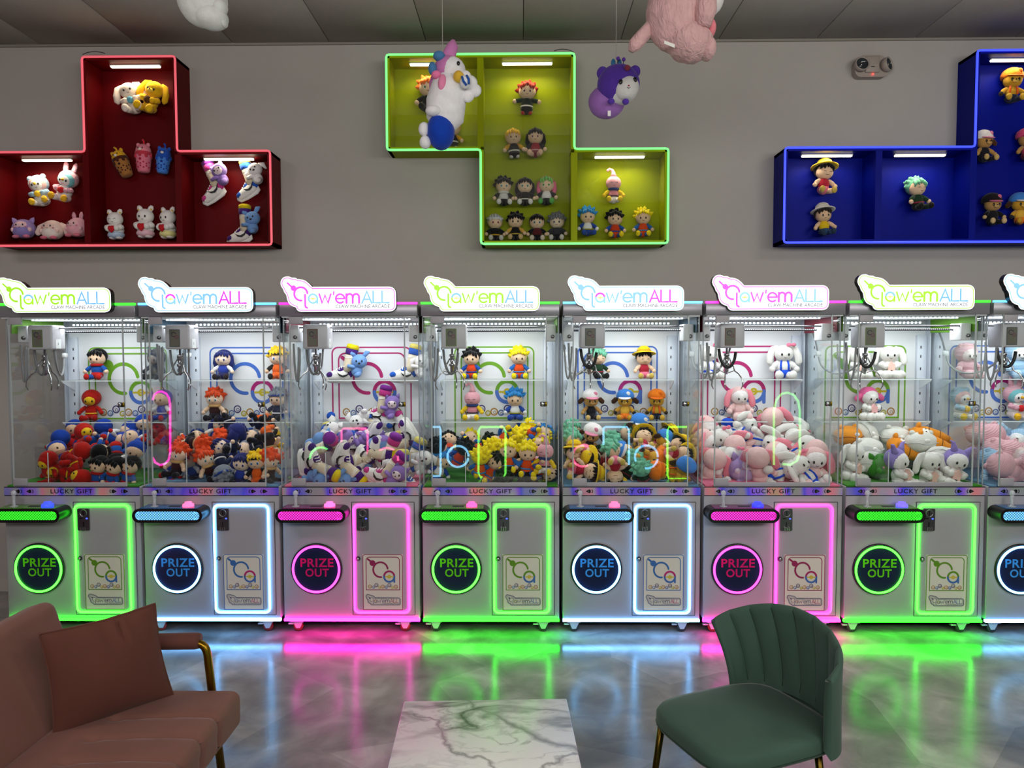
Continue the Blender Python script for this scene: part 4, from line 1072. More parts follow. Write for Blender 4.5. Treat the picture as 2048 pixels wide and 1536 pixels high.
def sneaker(c):
    root = empty('plush_sneaker'); W_ = P('#e9e6e2'); c1, c2 = P(c['c1']), P(c['c2'])
    mb = MB(); mb.tube([(.030, 0, .030), (.0, 0, .028), (-.05, 0, .022), (-.088, 0, .018), (-.104, 0, .017)], [.030, .036, .034, .027, .010], W_, 14, False, .8); mb.build('shoe_upper', root)
    mb = MB(); mb.tube([(.046, 0, .010), (.02, 0, .010), (-.05, 0, .009), (-.098, 0, .010), (-.114, 0, .011)], [.020, .033, .033, .027, .006], W_, 14, False, .33); mb.build('sole', root)
    MB().ell((-.082, 0, .026), (.026, .027, .020), c1, 14, 8).build('toe_cap', root)
    MB().ell((.030, 0, .038), (.024, .030, .028), c1, 14, 8).build('heel_counter', root)
    MB().ell((-.022, 0, .050), (.030, .022, .020), c1, 12, 8, Euler((0, math.radians(-28), 0)).to_matrix()).build('lace_panel', root)
    mb = MB()
    for i in range(4): mb.tube([(-.046 + i * .014, -.020, .050 + i * .008), (-.046 + i * .014, 0, .062 + i * .008), (-.046 + i * .014, .020, .050 + i * .008)], .003, plain('#f4f2ee', .8), 6)
    mb.build('laces', root)
    for s_ in (-1, 1):
        q = [(.034, .050), (.012, .030), (-.012, .024), (-.030, .032), (-.044, .044), (-.030, .020), (-.008, .012), (.014, .020)]
        mb = MB(); mb.prism(q, s_ * .0325 - .002, s_ * .0325 + .002, plain('#111014', .6)); mb.build('side_mark', root)
    mb = MB(); mb.tube([(.016, 0, .045), (.022, 0, .08), (.030, 0, .118), (.038, 0, .150)], [.031, .030, .031, .033], P('#dccdb2'), 14); mb.build('sock', root)
    mb = MB(); mb.tube([(.0365, 0, .143), (.040, 0, .158), (.046, 0, .182)], [.0345, .036, .037], c1, 14); mb.build('cuff', root)
    mb = MB(); mb.tube([(.045, 0, .178), (.050, 0, .198), (.052, 0, .206)], [.0375, .037, .026], c2, 14); mb.build('cuff_top', root)
    for z, x in ((.128, .033), (.135, .035)): MB().tube([(x + .0325 * math.cos(a), .0325 * math.sin(a), z) for a in [2 * PI * i / 18 for i in range(18)]], .002, plain('#f2f0ec', .8), 5, True).build('sock_stripe', root)
    # the small animal that hugs the leg
    B_ = P(c['animal']); hx, hy, hz = .085, -.028, .105
    hd = MB().ell((hx, hy, hz), (.046, .042, .042), B_, 18, 12).build('animal_head', root)
    for s_ in (-1, 1):
        e_ = MB()
        if c['ear'] == 'long': e_.tube([(hx + s_ * .024, hy, hz + .03), (hx + s_ * .045, hy, hz + .052), (hx + s_ * .062, hy, hz + .056)], [.012, .015, .004], B_, 9, False, .6)
        elif c['ear'] == 'cat': e_.tube([(hx + s_ * .028, hy, hz + .028), (hx + s_ * .040, hy, hz + .056)], [.017, .002], B_, 9, False, .6)
        else: e_.tube([(hx + s_ * .036, hy, hz + .02), (hx + s_ * .06, hy, hz + .004), (hx + s_ * .066, hy, hz - .03)], [.010, .016, .005], B_, 9, False, .6)
        e_.build('ear', hd)
    if c.get('patch'): MB().ell((hx, hy - .012, hz - .004), (.035, .034, .031), P(c['patch']), 14, 9).build('face_patch', hd)
    fc, fr = ((hx, hy - .012, hz - .004), (.035, .034, .031)) if c.get('patch') else ((hx, hy, hz), (.046, .042, .042))
    eyes(hd, fc, fr, .016, .003, .9); MB().ell((hx, fc[1] - fr[1] + .001, fc[2] - .010), (.008, .005, .006) if not c.get('patch') else (.004, .003, .003), EYE_M, 10, 6).build('nose', hd)
    MB().ell((.070, -.024, .052), (.034, .030, .036), B_, 14, 10).build('animal_body', root)
    mb = MB(); mb.tube([(.070, -.036, .07), (.045, -.050, .075), (.018, -.042, .080)], [.012, .012, .011], B_, 9); mb.build('animal_arm', root)
    mb = MB(); mb.tube([(.085, -.04, .035), (.075, -.062, .026), (.065, -.074, .024)], [.015, .015, .012], B_, 9); mb.build('animal_leg', root)
    return root, .20
def cushion(c):
    root = empty('plush_cushion'); m = P(c['c'])
    MB().ell((0, 0, .055), (.085, .07, .055), m, 22, 14, None, lambda p: p * (1 - .10 * abs(math.cos(4 * math.atan2(p.y, p.x))) * (1 - abs(p.z)))).build('cushion_body', root)
    MB().tube([(.084 * math.cos(a), .069 * math.sin(a), .055 + .004 * math.sin(5 * a)) for a in [2 * PI * i / 30 for i in range(30)]], .0022, P(c.get('seam', '#c2c4c2')), 5, True).build('seam', root)
    for s_ in (-1, 1): MB().ell((s_ * .045, .0, .104), (.016, .014, .014), P(c.get('ear', c['c'])), 10, 7).build('ear', root)
    MB().ell((0, -.062, .07), (.016, .010, .010), P(c.get('tail', '#ebe8e4')), 10, 7).build('tail', root)
    return root, .11
def carrot(c):
    root = empty('plush_carrot'); m = P('#e8922a'); dk = plain('#3c2210', .8)
    for s_ in (-1, 1):
        pa = [(-.06, s_ * .024, .040), (-.02, s_ * .030, .042), (.04, s_ * .034, .038), (.09, s_ * .036, .032), (.118, s_ * .036, .028)]; ra = [.040, .040, .034, .022, .008]
        r_ = MB().tube(pa, ra, m, 14).build('root_half', root)
        for t in range(1, 4):
            p, rad = Vector(pa[t]), ra[t]
            MB().tube([p + Vector((.004 * math.cos(a), rad * 1.01 * math.cos(a), rad * 1.01 * math.sin(a))) for a in [2 * PI * i / 18 for i in range(18)]], .0016, dk, 5, True).build('stripe', r_)
        MB().tube([(.115, s_ * .036, .028), (.13, s_ * .036, .03)], [.006, .001], P('#4a8a2a'), 6).build('leaf_tip', r_)
        MB().ell((-.072, s_ * .034, .082), (.012, .016, .020), m, 10, 7).build('ear', root)
    MB().ell((-.062, 0, .042), (.046, .058, .044), m, 16, 10).build('carrot_head', root)
    mb = MB(); mb.ell((-.040, 0, .082), (.022, .022, .006), plain('#eeeae2', .8), 12, 6); mb.build('face_patch', root)
    for s_ in (-1, 1): MB().ell((-.042, s_ * .010, .088), (.004, .003, .002), EYE_M, 8, 5).build('eye', root)
    return root, .085
def cup(c):
    root = empty('plush_cup'); m, m2 = P(c['c1']), P(c['c2'])
    b_ = MB().lathe([(.0001, 0), (.026, .001), (.033, .006), (.036, .02), (.044, .09), (.046, .105), (.040, .112), (.0001, .114)], (0, 0, 0), m, 20).build('cup_body', root)
    mb = MB(); n = 24
    mb.lathe([(.0455, .100), (.0475, .104), (.0475, .118), (.040, .122)], (0, 0, 0), m2, 24)
    for i in range(8): a = 2 * PI * i / 8; mb.ell((.043 * math.cos(a), .043 * math.sin(a), .100 - .004 * (i % 3)), (.010, .010, .013), m2, 8, 6)
    mb.build('drip_collar', root)
    rr = random.Random(3)
    for i in range(14):
        a = -PI / 2 + (i % 7 - 3) * .42; z = .026 + (i // 7) * .022 + (i % 2) * .008; r = .0355 + z * .085
        MB().ell((r * math.cos(a), r * math.sin(a), z), (.005, .004, .005), P(c['dot']), 8, 5).build('pearl', b_)
    MB().ell((0, -.043, .074), (.008, .005, .008), P(c['dot']), 8, 6).build('patch', b_)
    hd = MB().ell((0, 0, .125), (.044, .042, .044), P(c['top']), 18, 10, None, lambda p: Vector((p.x, p.y, max(p.z, -.2)))).build('lid_head', root)
    for s_ in (-1, 1): MB().ell((s_ * .030, 0, .163), (.012, .009, .013), P(c['top']), 10, 7).build('ear', hd)
    eyes(hd, (0, 0, .125), (.044, .042, .044), .013, .014, .7)
    MB().ell((0, -.042, .130), (.011, .006, .008), P(c.get('muz', '#e8d8c8')), 10, 7).build('muzzle', hd)
    MB().tube([(.006, 0, .16), (.004, 0, .185), (-.004, 0, .195)], .006, P(c['straw']), 8).build('straw', root)
    return root, .185
def roundie(c):
    root = empty('plush_ball_animal'); m = P(c['c1'])
    MB().ell((0, 0, .066), (.072, .062, .064), m, 20, 14).build('ball_body', root)
    MB().ell((0, -.018, .046), (.062, .052, .044), P(c['c2']), 18, 10).build('belly', root)
    MB().ell((0, -.022, .082), (.050, .044, .034), P(c['face']), 16, 10).build('face_patch', root)
    eyes(root, (0, -.022, .082), (.050, .044, .034), .020, .004, .9); mouth(root, (0, -.022, .082), (.050, .044, .034), -.010, .005)
    for s_ in (-1, 1):
        mb = MB()
        if c['ear'] == 'cat': mb.tube([(s_ * .045, 0, .108), (s_ * .058, 0, .128), (s_ * .066, 0, .142)], [.020, .014, .002], m, 10, False, .6)
        elif c['ear'] == 'up': mb.tube([(s_ * .024, 0, .12), (s_ * .028, 0, .15), (s_ * .03, 0, .168)], [.014, .015, .006], m, 10, False, .6)
        else: mb.tube([(s_ * .05, 0, .105), (s_ * .084, 0, .085), (s_ * .098, -.004, .045), (s_ * .1, -.006, .030)], [.014, .020, .022, .008], m, 10, False, .6)
        mb.build('ear', root)
        MB().ell((s_ * .032, -.050, .010), (.022, .020, .012), P(c['foot']), 12, 7).build('foot', root)
        MB().ell((s_ * .050, -.040, .056), (.014, .014, .016), P(c['face']), 10, 7).build('hand', root)
        MB().ell((s_ * .036, -.056, .072), (.007, .004, .005), P('#d08a92'), 8, 5).build('cheek', root)
    return root, .14
def D(desc, **k): return ('doll', desc, k)
KINDS = {
    # first machine
    'A': D('red plush doll with yellow face', skin='#b01a14', hood='#a8180f', patch='#e2b822', shirt='#b01a14', pants='#b01a14', sleeve='#b01a14', hand='#b01a14', shoe='#9a120e', belt='#e2b822'),
    'B': D('black-haired plush doll in blue', hair='#0a0a0c', style='smooth', shirt='#1c4fa0', sleeve='#1c4fa0', pants='#b5201c', leg='#1c4fa0', shoe='#b5201c', scarf='#a81a1a', hand=SKIN),
    'C': D('blue-hooded plush doll', hood='#1a3f9e', shirt='#1f48a8', pants='#1f48a8', sleeve='#e8e6e6', hand='#b5201c', shoe='#b5201c', belt='#c8c4c4'),
    'Dd': D('red-headed plush doll in blue trousers', skin='#b3161a', hood='#b3161a', hoodr=.98, patch='#b3161a', shirt='#b3161a', pants='#1c3c96', hand='#b3161a', shoe='#b3161a', esz=1.2),
    'DK': D('dark grey plush doll', skin='#35353a', hood='#26262b', ears='cat', patch='#8c7f78', shirt='#2c2c31', pants='#242428', hand='#26262a', shoe='#1c1c20'),
    # second machine
    'E': D('orange-haired plush doll in dark clothes', hair='#d8481c', style='tuft', iris='#5a8c9c', shirt='#35181c', sleeve='#e2bfa0', pants='#1d1a22', shoe='#1c1a20', scarf='#c8a068', skin='#eccbb0'),
    'F': D('navy-haired plush doll in blue', hair='#232a66', style='long', iris='#3a3488', shirt='#2c3f9a', sleeve='#e4e0e2', pants='#2a2a58', leg='#20203a', shoe='#2a2224', skin='#ecd0ba'),
    'G': D('yellow-haired plush doll in orange', hair='#f0c41e', style='tuft', band='#18161a', iris='#3c78c0', shirt='#e0601e', sleeve='#1a181c', pants='#e0601e', shoe='#1c1a1e'),
    'H': D('grey-haired plush doll in navy', hair='#7c828e', style='tuft', band='#20408c', shirt='#1b2340', sleeve='#232a4c', pants='#161a30', shoe='#15161c', belt='#d8d8dc', skin='#e4c4aa'),
    # third machine
    'S1': ('sneaker', 'purple plush sneaker with blue animal', dict(c1='#43206e', c2='#d8c21a', animal='#6f96cc', ear='long')),
    'S2': ('sneaker', 'pink plush sneaker with lilac animal', dict(c1='#c43a86', c2='#7a2a8c', animal='#8e72b8', ear='cat', patch='#ecd8dc')),
    'S3': ('sneaker', 'blue plush sneaker with white animal', dict(c1='#2456b4', c2='#d8c86a', animal='#e6e2e2', ear='drop')),
    # fourth machine
    'I': D('black-haired plush doll in orange', hair='#101012', style='tuft', shirt='#d0401c', sleeve='#1f4aa0', pants='#d0401c', leg='#1f4aa0', shoe='#e8c81e', belt='#1f4aa0', mz=-.02),
    'J': D('yellow-haired plush doll in orange', hair='#f2dc1c', style='wild', shirt='#dc4c1a', sleeve='#2a66b4', pants='#dc4c1a', leg='#2656b0', shoe='#ecd21e', belt='#3a86c4'),
    'Kp': D('pink plush doll in a pointed cap', skin='#e8a8b4', tail=True, closed=True, shirt='#d88a98', sleeve='#e6c222', pants='#ece6e0', leg='#ece6e0', hand='#e6c222', shoe='#e6c222', scarf='#2a3f74', belt='#2a2430'),
    'L': D('blue-haired plush doll in white vest', hair='#2f86cc', style='wild', shirt='#e6e6e8', sleeve='#2446a0', pants='#24469c', hand='#e8e8ea', shoe='#24469c', belt='#9a9420'),
    # fifth machine
    'M': D('green-haired plush doll', hair='#6fb696', style='tuft', shirt='#1e3a26', sleeve='#1e3a26', pants='#1c2a22', shoe='#1a1a1c', belt='#8a2438', closed=True),
    'N': D('plush doll in a yellow hat', hair='#16141a', style='smooth', hat=('straw', '#ecc41c', '#c8961c'), closed=True, shirt='#a82436', sleeve=SKIN, pants='#e0708c', leg='#e2c0a0', shoe='#c9ae54', skin='#e8c4a2', mw=.012),
    'O': D('tan plush animal in a white hat', skin='#b98a4e', muzzle='#c89c62', hat=('cap', '#efe8e8', '#e48aa8'), ears='side', earc='#4a2c1c', shirt='#1d1c24', sleeve='#b98a4e', pants='#23202a', hand='#c09458', shoe='#c9a868', esz=1.3),
    'Pb': D('tan plush animal in a blue hat', skin='#c8962e', muzzle='#d4a850', hat=('cap', '#3f80d0', '#e8e6ea'), ears='side', earc='#3c2418', shirt='#e0b040', sleeve='#c8962e', pants='#e87c20', hand='#26262a', shoe='#c8962e', esz=1.3),
    'Q': D('tan plush animal in an orange hat', skin='#c8982a', muzzle='#d4aa4c', hat=('cap', '#ee7c1c', '#e06a14'), shirt='#c8982a', sleeve='#c8982a', pants='#1c2438', hand='#3a3024', shoe='#d0a434', esz=1.3, straps='#e0601e'),
    'BH': D('dark-hatted tan plush animal', skin='#b48a54', muzzle='#c09a64', hat=('cap', '#1a161c', '#d06a8c'), shirt='#1c1a20', sleeve='#17161a', pants='#1c1a20', hand='#c8a878', shoe='#cdb080', esz=1.3),
    # sixth and seventh
    'R': D('white long-eared puppy in blue dungarees', skin='#e2e0dc', ears='droop', earc='#e2e0dc', bow='#e87a98', shirt='#e2e0dc', sleeve='#e2e0dc', pants='#1c4cc8', leg='#e2e0dc', hand='#e4e2de', shoe='#e2e0dc', straps='#1c4cc8', fat=1.25, bk=1.15),
    'T': D('pale pink fluffy animal with pink ears', skin='#f0eaea', hood='#e8c2c0', ears='droop', earc='#f08fa0', patch='#e6e0de', shirt='#e6bfbe', sleeve='#e6bfbe', pants='#e6bfbe', hand='#e8c6c4', shoe='#e8c6c4', fat=1.3, bk=1.15),
    'U': D('white long-eared puppy holding a star', skin='#e2e1dc', ears='droop', earc='#e2e1dc', shirt='#e0dfda', sleeve='#e2e1dc', pants='#e0dfda', hand='#e4e2de', shoe='#e2e0dc', holds=('star', '#e8bcb0'), arms='hug', fat=1.25, bk=1.15, cloud='#dddcd6'),
    'Vv': D('lilac-hooded animal holding a star', skin='#f0ecec', hood='#9484c8', ears='horn', earc='#9484c8', patch='#e2e0dc', shirt='#eeecea', sleeve='#e2e0dc', pants='#eeecea', hand='#e2e0dc', shoe='#e2e0dc', holds=('star', '#e6bab0'), arms='hug', fat=1.2, bk=1.15, cloud='#dcdbd6'),
    'W': D('pink-hooded animal holding a star', skin='#e6e2e0', hood='#ee6ca4', ears='side', earc='#ee6ca4', patch='#e8e4e2', shirt='#e2e0dc', sleeve='#e2e0dc', pants='#e2e0dc', hand='#e4e2de', shoe='#e2e0dc', holds=('star', '#eeb4b4'), arms='hug', fat=1.2, cloud='#dddcd6'),
    'X': ('cushion', 'white bean-shaped cushion plush', dict(c='#dcdbd4')),
    'Xp': ('cushion', 'white and pink cushion plush', dict(c='#f0e4e2', ear='#e88ca0', tail='#e88ca0')),
    'Xo': ('cushion', 'orange cushion plush', dict(c='#e0902c', ear='#e0902c', seam='#8a4c12')),
    'Y': ('carrot', 'orange striped carrot plush', {}),
    'Z': ('roundie', 'green ball-shaped plush animal', dict(c1='#3f8a2c', c2='#2f7a24', face='#4c9a34', ear='cat', foot='#3f8a2c')),
    'LB': ('roundie', 'lilac ball-shaped plush animal', dict(c1='#a890c4', c2='#b8a4cc', face='#d8c8d8', ear='cat', foot='#a890c4')),
    # eighth machine and shelves
    'PB': D('pale blue knitted penguin plush', knit=True, skin='#e4b8b4', hood='#a8c6dc', ears='bear', earc='#a8c6dc', patch='#f0ecea', beak='#ecc030', shirt='#e8e6e2', sleeve='#9cc0da', pants='#eae6e0', hand='#9cc0da', leg='#eae6e0', shoe='#ecc030', holds=('fruit', '#ecc030'), arms='hug', bk=1.25, fat=1.1),
    'PP': D('pink knitted penguin plush', knit=True, skin='#7cc0c8', hood='#e4b0be', ears='up', earc='#e4a8b8', patch='#f0eeee', beak='#ecb428', shirt='#eeeae8', sleeve='#e0a8ba', pants='#ecdcdc', hand='#e0a8ba', leg='#ecdcdc', shoe='#ecb428', holds=('fruit', '#c42028'), arms='hug', bk=1.25, fat=1.1),
    'KP': D('pink knitted sheep plush', knit=True, skin='#f0dcd8', hood='#e6b4be', hoodr=1.08, ears='bear', earc='#e6b4be', patch='#f2e6e2', muzzle='#f4eeea', shirt='#e6b4be', pants='#e4b0ba', hand='#eec8cc', shoe='#eec8cc', fat=1.3, bk=1.25),
    'KB': D('pale blue knitted sheep plush', knit=True, skin='#e8eef4', hood='#9cc2e0', hoodr=1.08, ears='bear', earc='#9cc2e0', patch='#eef0f0', muzzle='#f4f2ee', shirt='#9cc2e0', pants='#94bcdc', hand='#b0d0e8', shoe='#b0d0e8', fat=1.3, bk=1.25),
    # wall shelves
    'WD': D('cream long-eared puppy plush', skin='#f0e0d0', ears='droop', earc='#e8d6c8', shirt='#efe2d6', pants='#efe2d6', shoe='#efe2d6', holds=('cone', '#5c9cb4'), arms='hug', fat=1.2, bk=1.15),
    'YD': D('yellow long-eared puppy plush', skin='#f0c01c', ears='droop', earc='#e8b41a', muzzle='#f2cc4c', shirt='#ecbc1c', pants='#ecbc1c', hand='#f0c01c', shoe='#f0c01c', holds=('cone', '#5a3a18'), arms='hug', fat=1.2, bk=1.15),
    'CB': ('cup', 'brown drink-cup plush with yellow bear lid', dict(c1='#a8703a', c2='#4c2416', dot='#3a1c10', top='#dca81e', straw='#d8a820')),
    'CP': ('cup', 'pink drink-cup plush with pink bear lid', dict(c1='#e67a90', c2='#c83a4c', dot='#b02848', top='#e88a9a', straw='#d4283c')),
    'CU': ('cup', 'blue drink-cup plush with blue lid', dict(c1='#4c86e0', c2='#2454b8', dot='#1c3c96', top='#2c5cc8', straw='#2450c0')),
    'HB': D('white cat plush in pale blue shorts', skin='#f2ece8', ears='cub', inner='#d8b050', earc='#f2ece8', closed=True, shirt='#f2ece8', pants='#b8cce4', leg='#f2ece8', hand='#f2ece8', shoe='#f2ece8', holds=('heart', '#c4202a'), arms='hug', stand=True, fat=1.55, bk=1.5),
    'HP': D('white cat plush in pale pink shorts', skin='#f2ece8', ears='cub', inner='#d8b050', earc='#f2ece8', shirt='#f2ece8', pants='#eec0cc', leg='#f2ece8', hand='#f2ece8', shoe='#f2ece8', holds=('heart', '#c4202a'), arms='hug', stand=True, fat=1.55, bk=1.5),
    'HY': D('white cat plush in pale yellow shorts', skin='#f2ece8', ears='cub', inner='#d8b050', earc='#f2ece8', shirt='#f2ece8', pants='#ece49a', leg='#f2ece8', hand='#f2ece8', shoe='#f2ece8', holds=('heart', '#c4202a'), arms='hug', stand=True, fat=1.55, bk=1.5),
    'RL': ('roundie', 'lilac round plush animal', dict(c1='#a890cc', c2='#9080c0', face='#ecc4cc', ear='cat', foot='#d87a9a')),
    'RC': ('roundie', 'cream round plush animal', dict(c1='#f0d4ca', c2='#f0e2dc', face='#f2cfc8', ear='drop', foot='#e0708c')),
    'RP': ('roundie', 'pink round plush animal', dict(c1='#ecaebc', c2='#e8a8b6', face='#f0bcc4', ear='up', foot='#e0788c')),
    'GO': D('orange-haired plush doll in black', hair='#ee7420', style='tuft', iris='#6a8a6a', shirt='#161416', pants='#141214', shoe='#101012', hand=SKIN),
    'GR': D('red-haired plush doll in black', hair='#a8301c', style='tuft', iris='#7a3c3c', shirt='#1c2a26', pants='#16161a', leg='#e0c4a8', shoe='#b83a2a', belt='#e8e4de', arms='out', stand=True),
    'GY': D('yellow-haired plush doll in black', hair='#f0bc1e', style='smooth', iris='#a87a2a', shirt='#1a181c', sleeve='#d8a01e', pants='#18161a', leg='#d89a2a', shoe='#d8d4d0', belt='#e0dcd6', stand=True),
    'GN': D('long black-haired plush doll in red', hair='#141014', style='long', iris='#b06a7c', shirt='#a02a3a', sleeve='#1a1418', pants='#7c2a3c', leg='#e4b8a0', shoe='#e0b49c', belt='#d8a8a8'),
    'GB': D('tousled black-haired plush doll', hair='#101014', style='tuft', iris='#5a9aa0', shirt='#d6d4d0', sleeve='#1a1a1e', pants='#1c1a1e', shoe='#d8d4ce', scarf='#d8d4ce'),
    'GC': D('straight black-haired plush doll', hair='#0e0e12', style='long', iris='#3f9a7c', shirt='#18181c', pants='#18181c', shoe='#dcd8d2', belt='#d8d4ce'),
    'GP': D('pink and green haired plush doll', hair='#e06a8c', style='long', fringe='#7ac05a', iris='#6aa84c', shirt='#e8e2e0', sleeve='#1c1a1e', pants='#1a1a1c', shoe='#5aa850'),
    'GS': D('silver-haired plush doll in black', hair='#c4c4c8', style='smooth', band='#d8d8dc', iris='#a02040', shirt='#1a1a1e', pants='#18181c', shoe='#c8c4be', belt='#d8a82a'),
    'GK': D('short black-haired plush doll', hair='#121014', style='tuft', hk=.94, shirt='#16161a', sleeve='#d8a84a', pants='#141418', shoe='#d0b080', belt='#c8a848'),
    'GD': D('dark brown-haired plush doll', hair='#1e1414', style='smooth', iris='#3c7c8c', shirt='#5a1e22', sleeve='#161418', pants='#161418', shoe='#d8c8b8'),
    'GG': D('grey-haired plush doll', hair='#74767c', style='tuft', iris='#4a4a58', shirt='#3a3a40', pants='#1c1c20', shoe='#d0ccc6', skin='#e8cdb4'),
    'WH': D('white-hatted plush doll in yellow', hair='#2a2220', style='smooth', hat=('straw', '#d8d2c8', '#cfc8bc'), shirt='#dcb820', sleeve='#e0bc9c', pants='#2c4a70', shoe='#26384c', skin='#dcb894'),
    'PK': D('pink-hatted tan plush animal', skin='#b4864e', muzzle='#c0966a', hat=('cap', '#d84a7a', '#c83a6c'), shirt='#a83a58', pants='#8c2a44', sleeve='#b4864e', hand='#b4864e', shoe='#b4864e', esz=1.3),
}
MAKERS = dict(doll=doll, sneaker=sneaker, cushion=cushion, carrot=carrot, cup=cup, roundie=roundie)
PROTO = {}
def rotm(roll, yaw=0, pitch=0):
    return Matrix.Rotation(math.radians(roll), 3, 'Y') @ Matrix.Rotation(math.radians(pitch), 3, 'X') @ Matrix.Rotation(math.radians(yaw), 3, 'Z')
def put(kind, centre, label, group, s=1.0, roll=0, yaw=0, pitch=0, base=None):
    mk_, desc, cfg = KINDS[kind]
    if kind not in PROTO:
        root, h = MAKERS[mk_](cfg); PROTO[kind] = (root, h)
    else:
        root, h = PROTO[kind]; root = copy_tree(root)
    R = rotm(roll, yaw, pitch)
    root.rotation_euler = R.to_euler(); root.scale = (s, s, s)
    root.location = Vector(base) if base is not None else Vector(centre) - R @ Vector((0, 0, h / 2 * s))
    tag(root, label, 'plush toy', group)
    return root
ORD = ['first', 'second', 'third', 'fourth', 'fifth', 'sixth', 'seventh', 'eighth', 'ninth', 'tenth', 'eleventh', 'twelfth', 'thirteenth']
ROWS = ['front', 'middle', 'back', 'rear']
ROWY = [.115, .255, .40, .53]
def heap(k, sc, offx, items, s=1.0, fs=.93):
    """items: kind, crop x, crop y, row, roll, yaw, pitch"""
    rows = {}
    for it in items: rows.setdefault(it[3], []).append(it)
    for r, lst in rows.items():
        lst.sort(key=lambda q: q[1])
        for i, (kind, cx, cy, row, roll, yaw, pitch) in enumerate(lst):
            jit = (.0, .022, -.02)[i % 3]
            p = at(offx + cx / sc, 820 + cy / sc, MY + max(ROWY[row], .115 * s if not row else 0) + jit * (row > 0) + (.02 * (i % 2) if not row else 0))
            lo, hi = MX(k) - .385 + .07 * s, MX(k) + .385 - .07 * s
            p.x = min(max(p.x, lo), hi); p.z = max(p.z, .93)
            desc = KINDS[kind][1]
            put(kind, p, f'{desc}, {ORD[i]} from left in {ROWS[row]} heap row, {MACH[k - 1]} machine', f'plush heap in the {MACH[k - 1]} machine', s, roll, yaw, pitch)
heap(1, 7.06, 0, [
    ('A', 690, 800, 0, -12, -25, 10), ('A', 830, 980, 0, -80, 0, 15), ('A', 1110, 940, 0, 150, 15, 25), ('B', 1380, 900, 0, 8, -15, 0), ('B', 1600, 880, 0, 15, -20, 5), ('B', 1820, 930, 0, 14, -10, 0),
    ('A', 1010, 760, 1, 20, 160, 25), ('B', 1400, 580, 1, 100, 180, 40), ('B', 1640, 640, 1, 160, 150, 30), ('A', 1130, 600, 1, 70, 170, 20), ('C', 850, 620, 1, -40, 20, 0), ('C', 1880, 640, 1, 30, 20, 10),
    ('Dd', 930, 440, 2, -70, 20, 10), ('A', 1210, 380, 2, -15, 50, -10), ('B', 1380, 470, 2, 120, 0, -40), ('C', 1640, 420, 2, 110, 10, -30), ('C', 780, 470, 2, 20, 200, 0), ('C', 1900, 430, 2, -60, 20, -10),
    ('C', 1020, 330, 3, 30, 30, 0), ('C', 1510, 300, 3, -20, 200, 20), ('C', 1760, 330, 3, 60, 20, 10), ('C', 2030, 260, 3, 10, 30, 10), ('Dd', 2260, 330, 3, -50, 20, -20)])
heap(2, 6.606, 270, [
    ('E', 560, 660, 0, 6, -12, 0), ('E', 960, 720, 0, -16, 40, 5), ('H', 1150, 760, 0, 150, 170, 30), ('F', 1400, 780, 0, 8, 6, 0), ('G', 1610, 760, 0, -4, 4, 0), ('E', 1790, 740, 0, 10, 60, 8),
    ('F', 740, 740, 1, -20, -20, 0), ('E', 840, 440, 1, 95, 170, 20), ('F', 1180, 530, 1, -60, 30, 10), ('H', 1370, 520, 1, 100, 20, -30), ('E', 1800, 500, 1, 170, 0, 0), ('H', 1530, 520, 1, -120, 10, -20), ('C', 340, 720, 1, 40, 20, 0),
    ('E', 360, 520, 2, -50, 10, -10), ('E', 1090, 430, 2, 50, 160, 10), ('F', 1330, 350, 2, 30, 180, 10), ('H', 1570, 390, 2, -70, 10, -30), ('B', 610, 430, 2, 80, 160, 0), ('G', 1790, 400, 2, 150, 180, 10),
    ('F', 1100, 260, 3, 20, 30, -20), ('H', 1260, 260, 3, 160, 20, 20), ('G', 1770, 240, 3, 170, 20, 0), ('H', 1600, 260, 3, 200, 10, 10), ('H', 770, 400, 3, 10, 20, -60)])
heap(3, 6.606, 550, [
    ('S1', 640, 720, 0, 100, 15, 20), ('S1', 1020, 740, 0, 118, 10, 5), ('S2', 1480, 740, 0, 28, -10, 0), ('S3', 1800, 800, 0, 12, 170, 0),
    ('S1', 580, 580, 1, 80, 160, 0), ('S1', 1130, 590, 1, -85, 170, 30), ('S1', 1340, 640, 1, 110, 170, 0), ('S2', 1560, 580, 1, 40, 180, 10), ('S3', 1820, 600, 1, 10, 0, 0), ('S2', 800, 500, 1, -60, 0, 60),
    ('S3', 600, 390, 2, -25, 0, -60), ('S2', 1040, 370, 2, 10, 0, -70), ('S1', 1450, 440, 2, 120, 20, 0), ('S3', 1240, 470, 2, 80, 20, 20), ('S1', 1640, 430, 2, -120, 180, 0),
    ('S3', 820, 270, 3, 90, 10, 60), ('S3', 1260, 250, 3, -150, 0, 10), ('S3', 1480, 320, 3, 60, 10, 50), ('S2', 1740, 270, 3, 100, 10, 40)], 1.1)
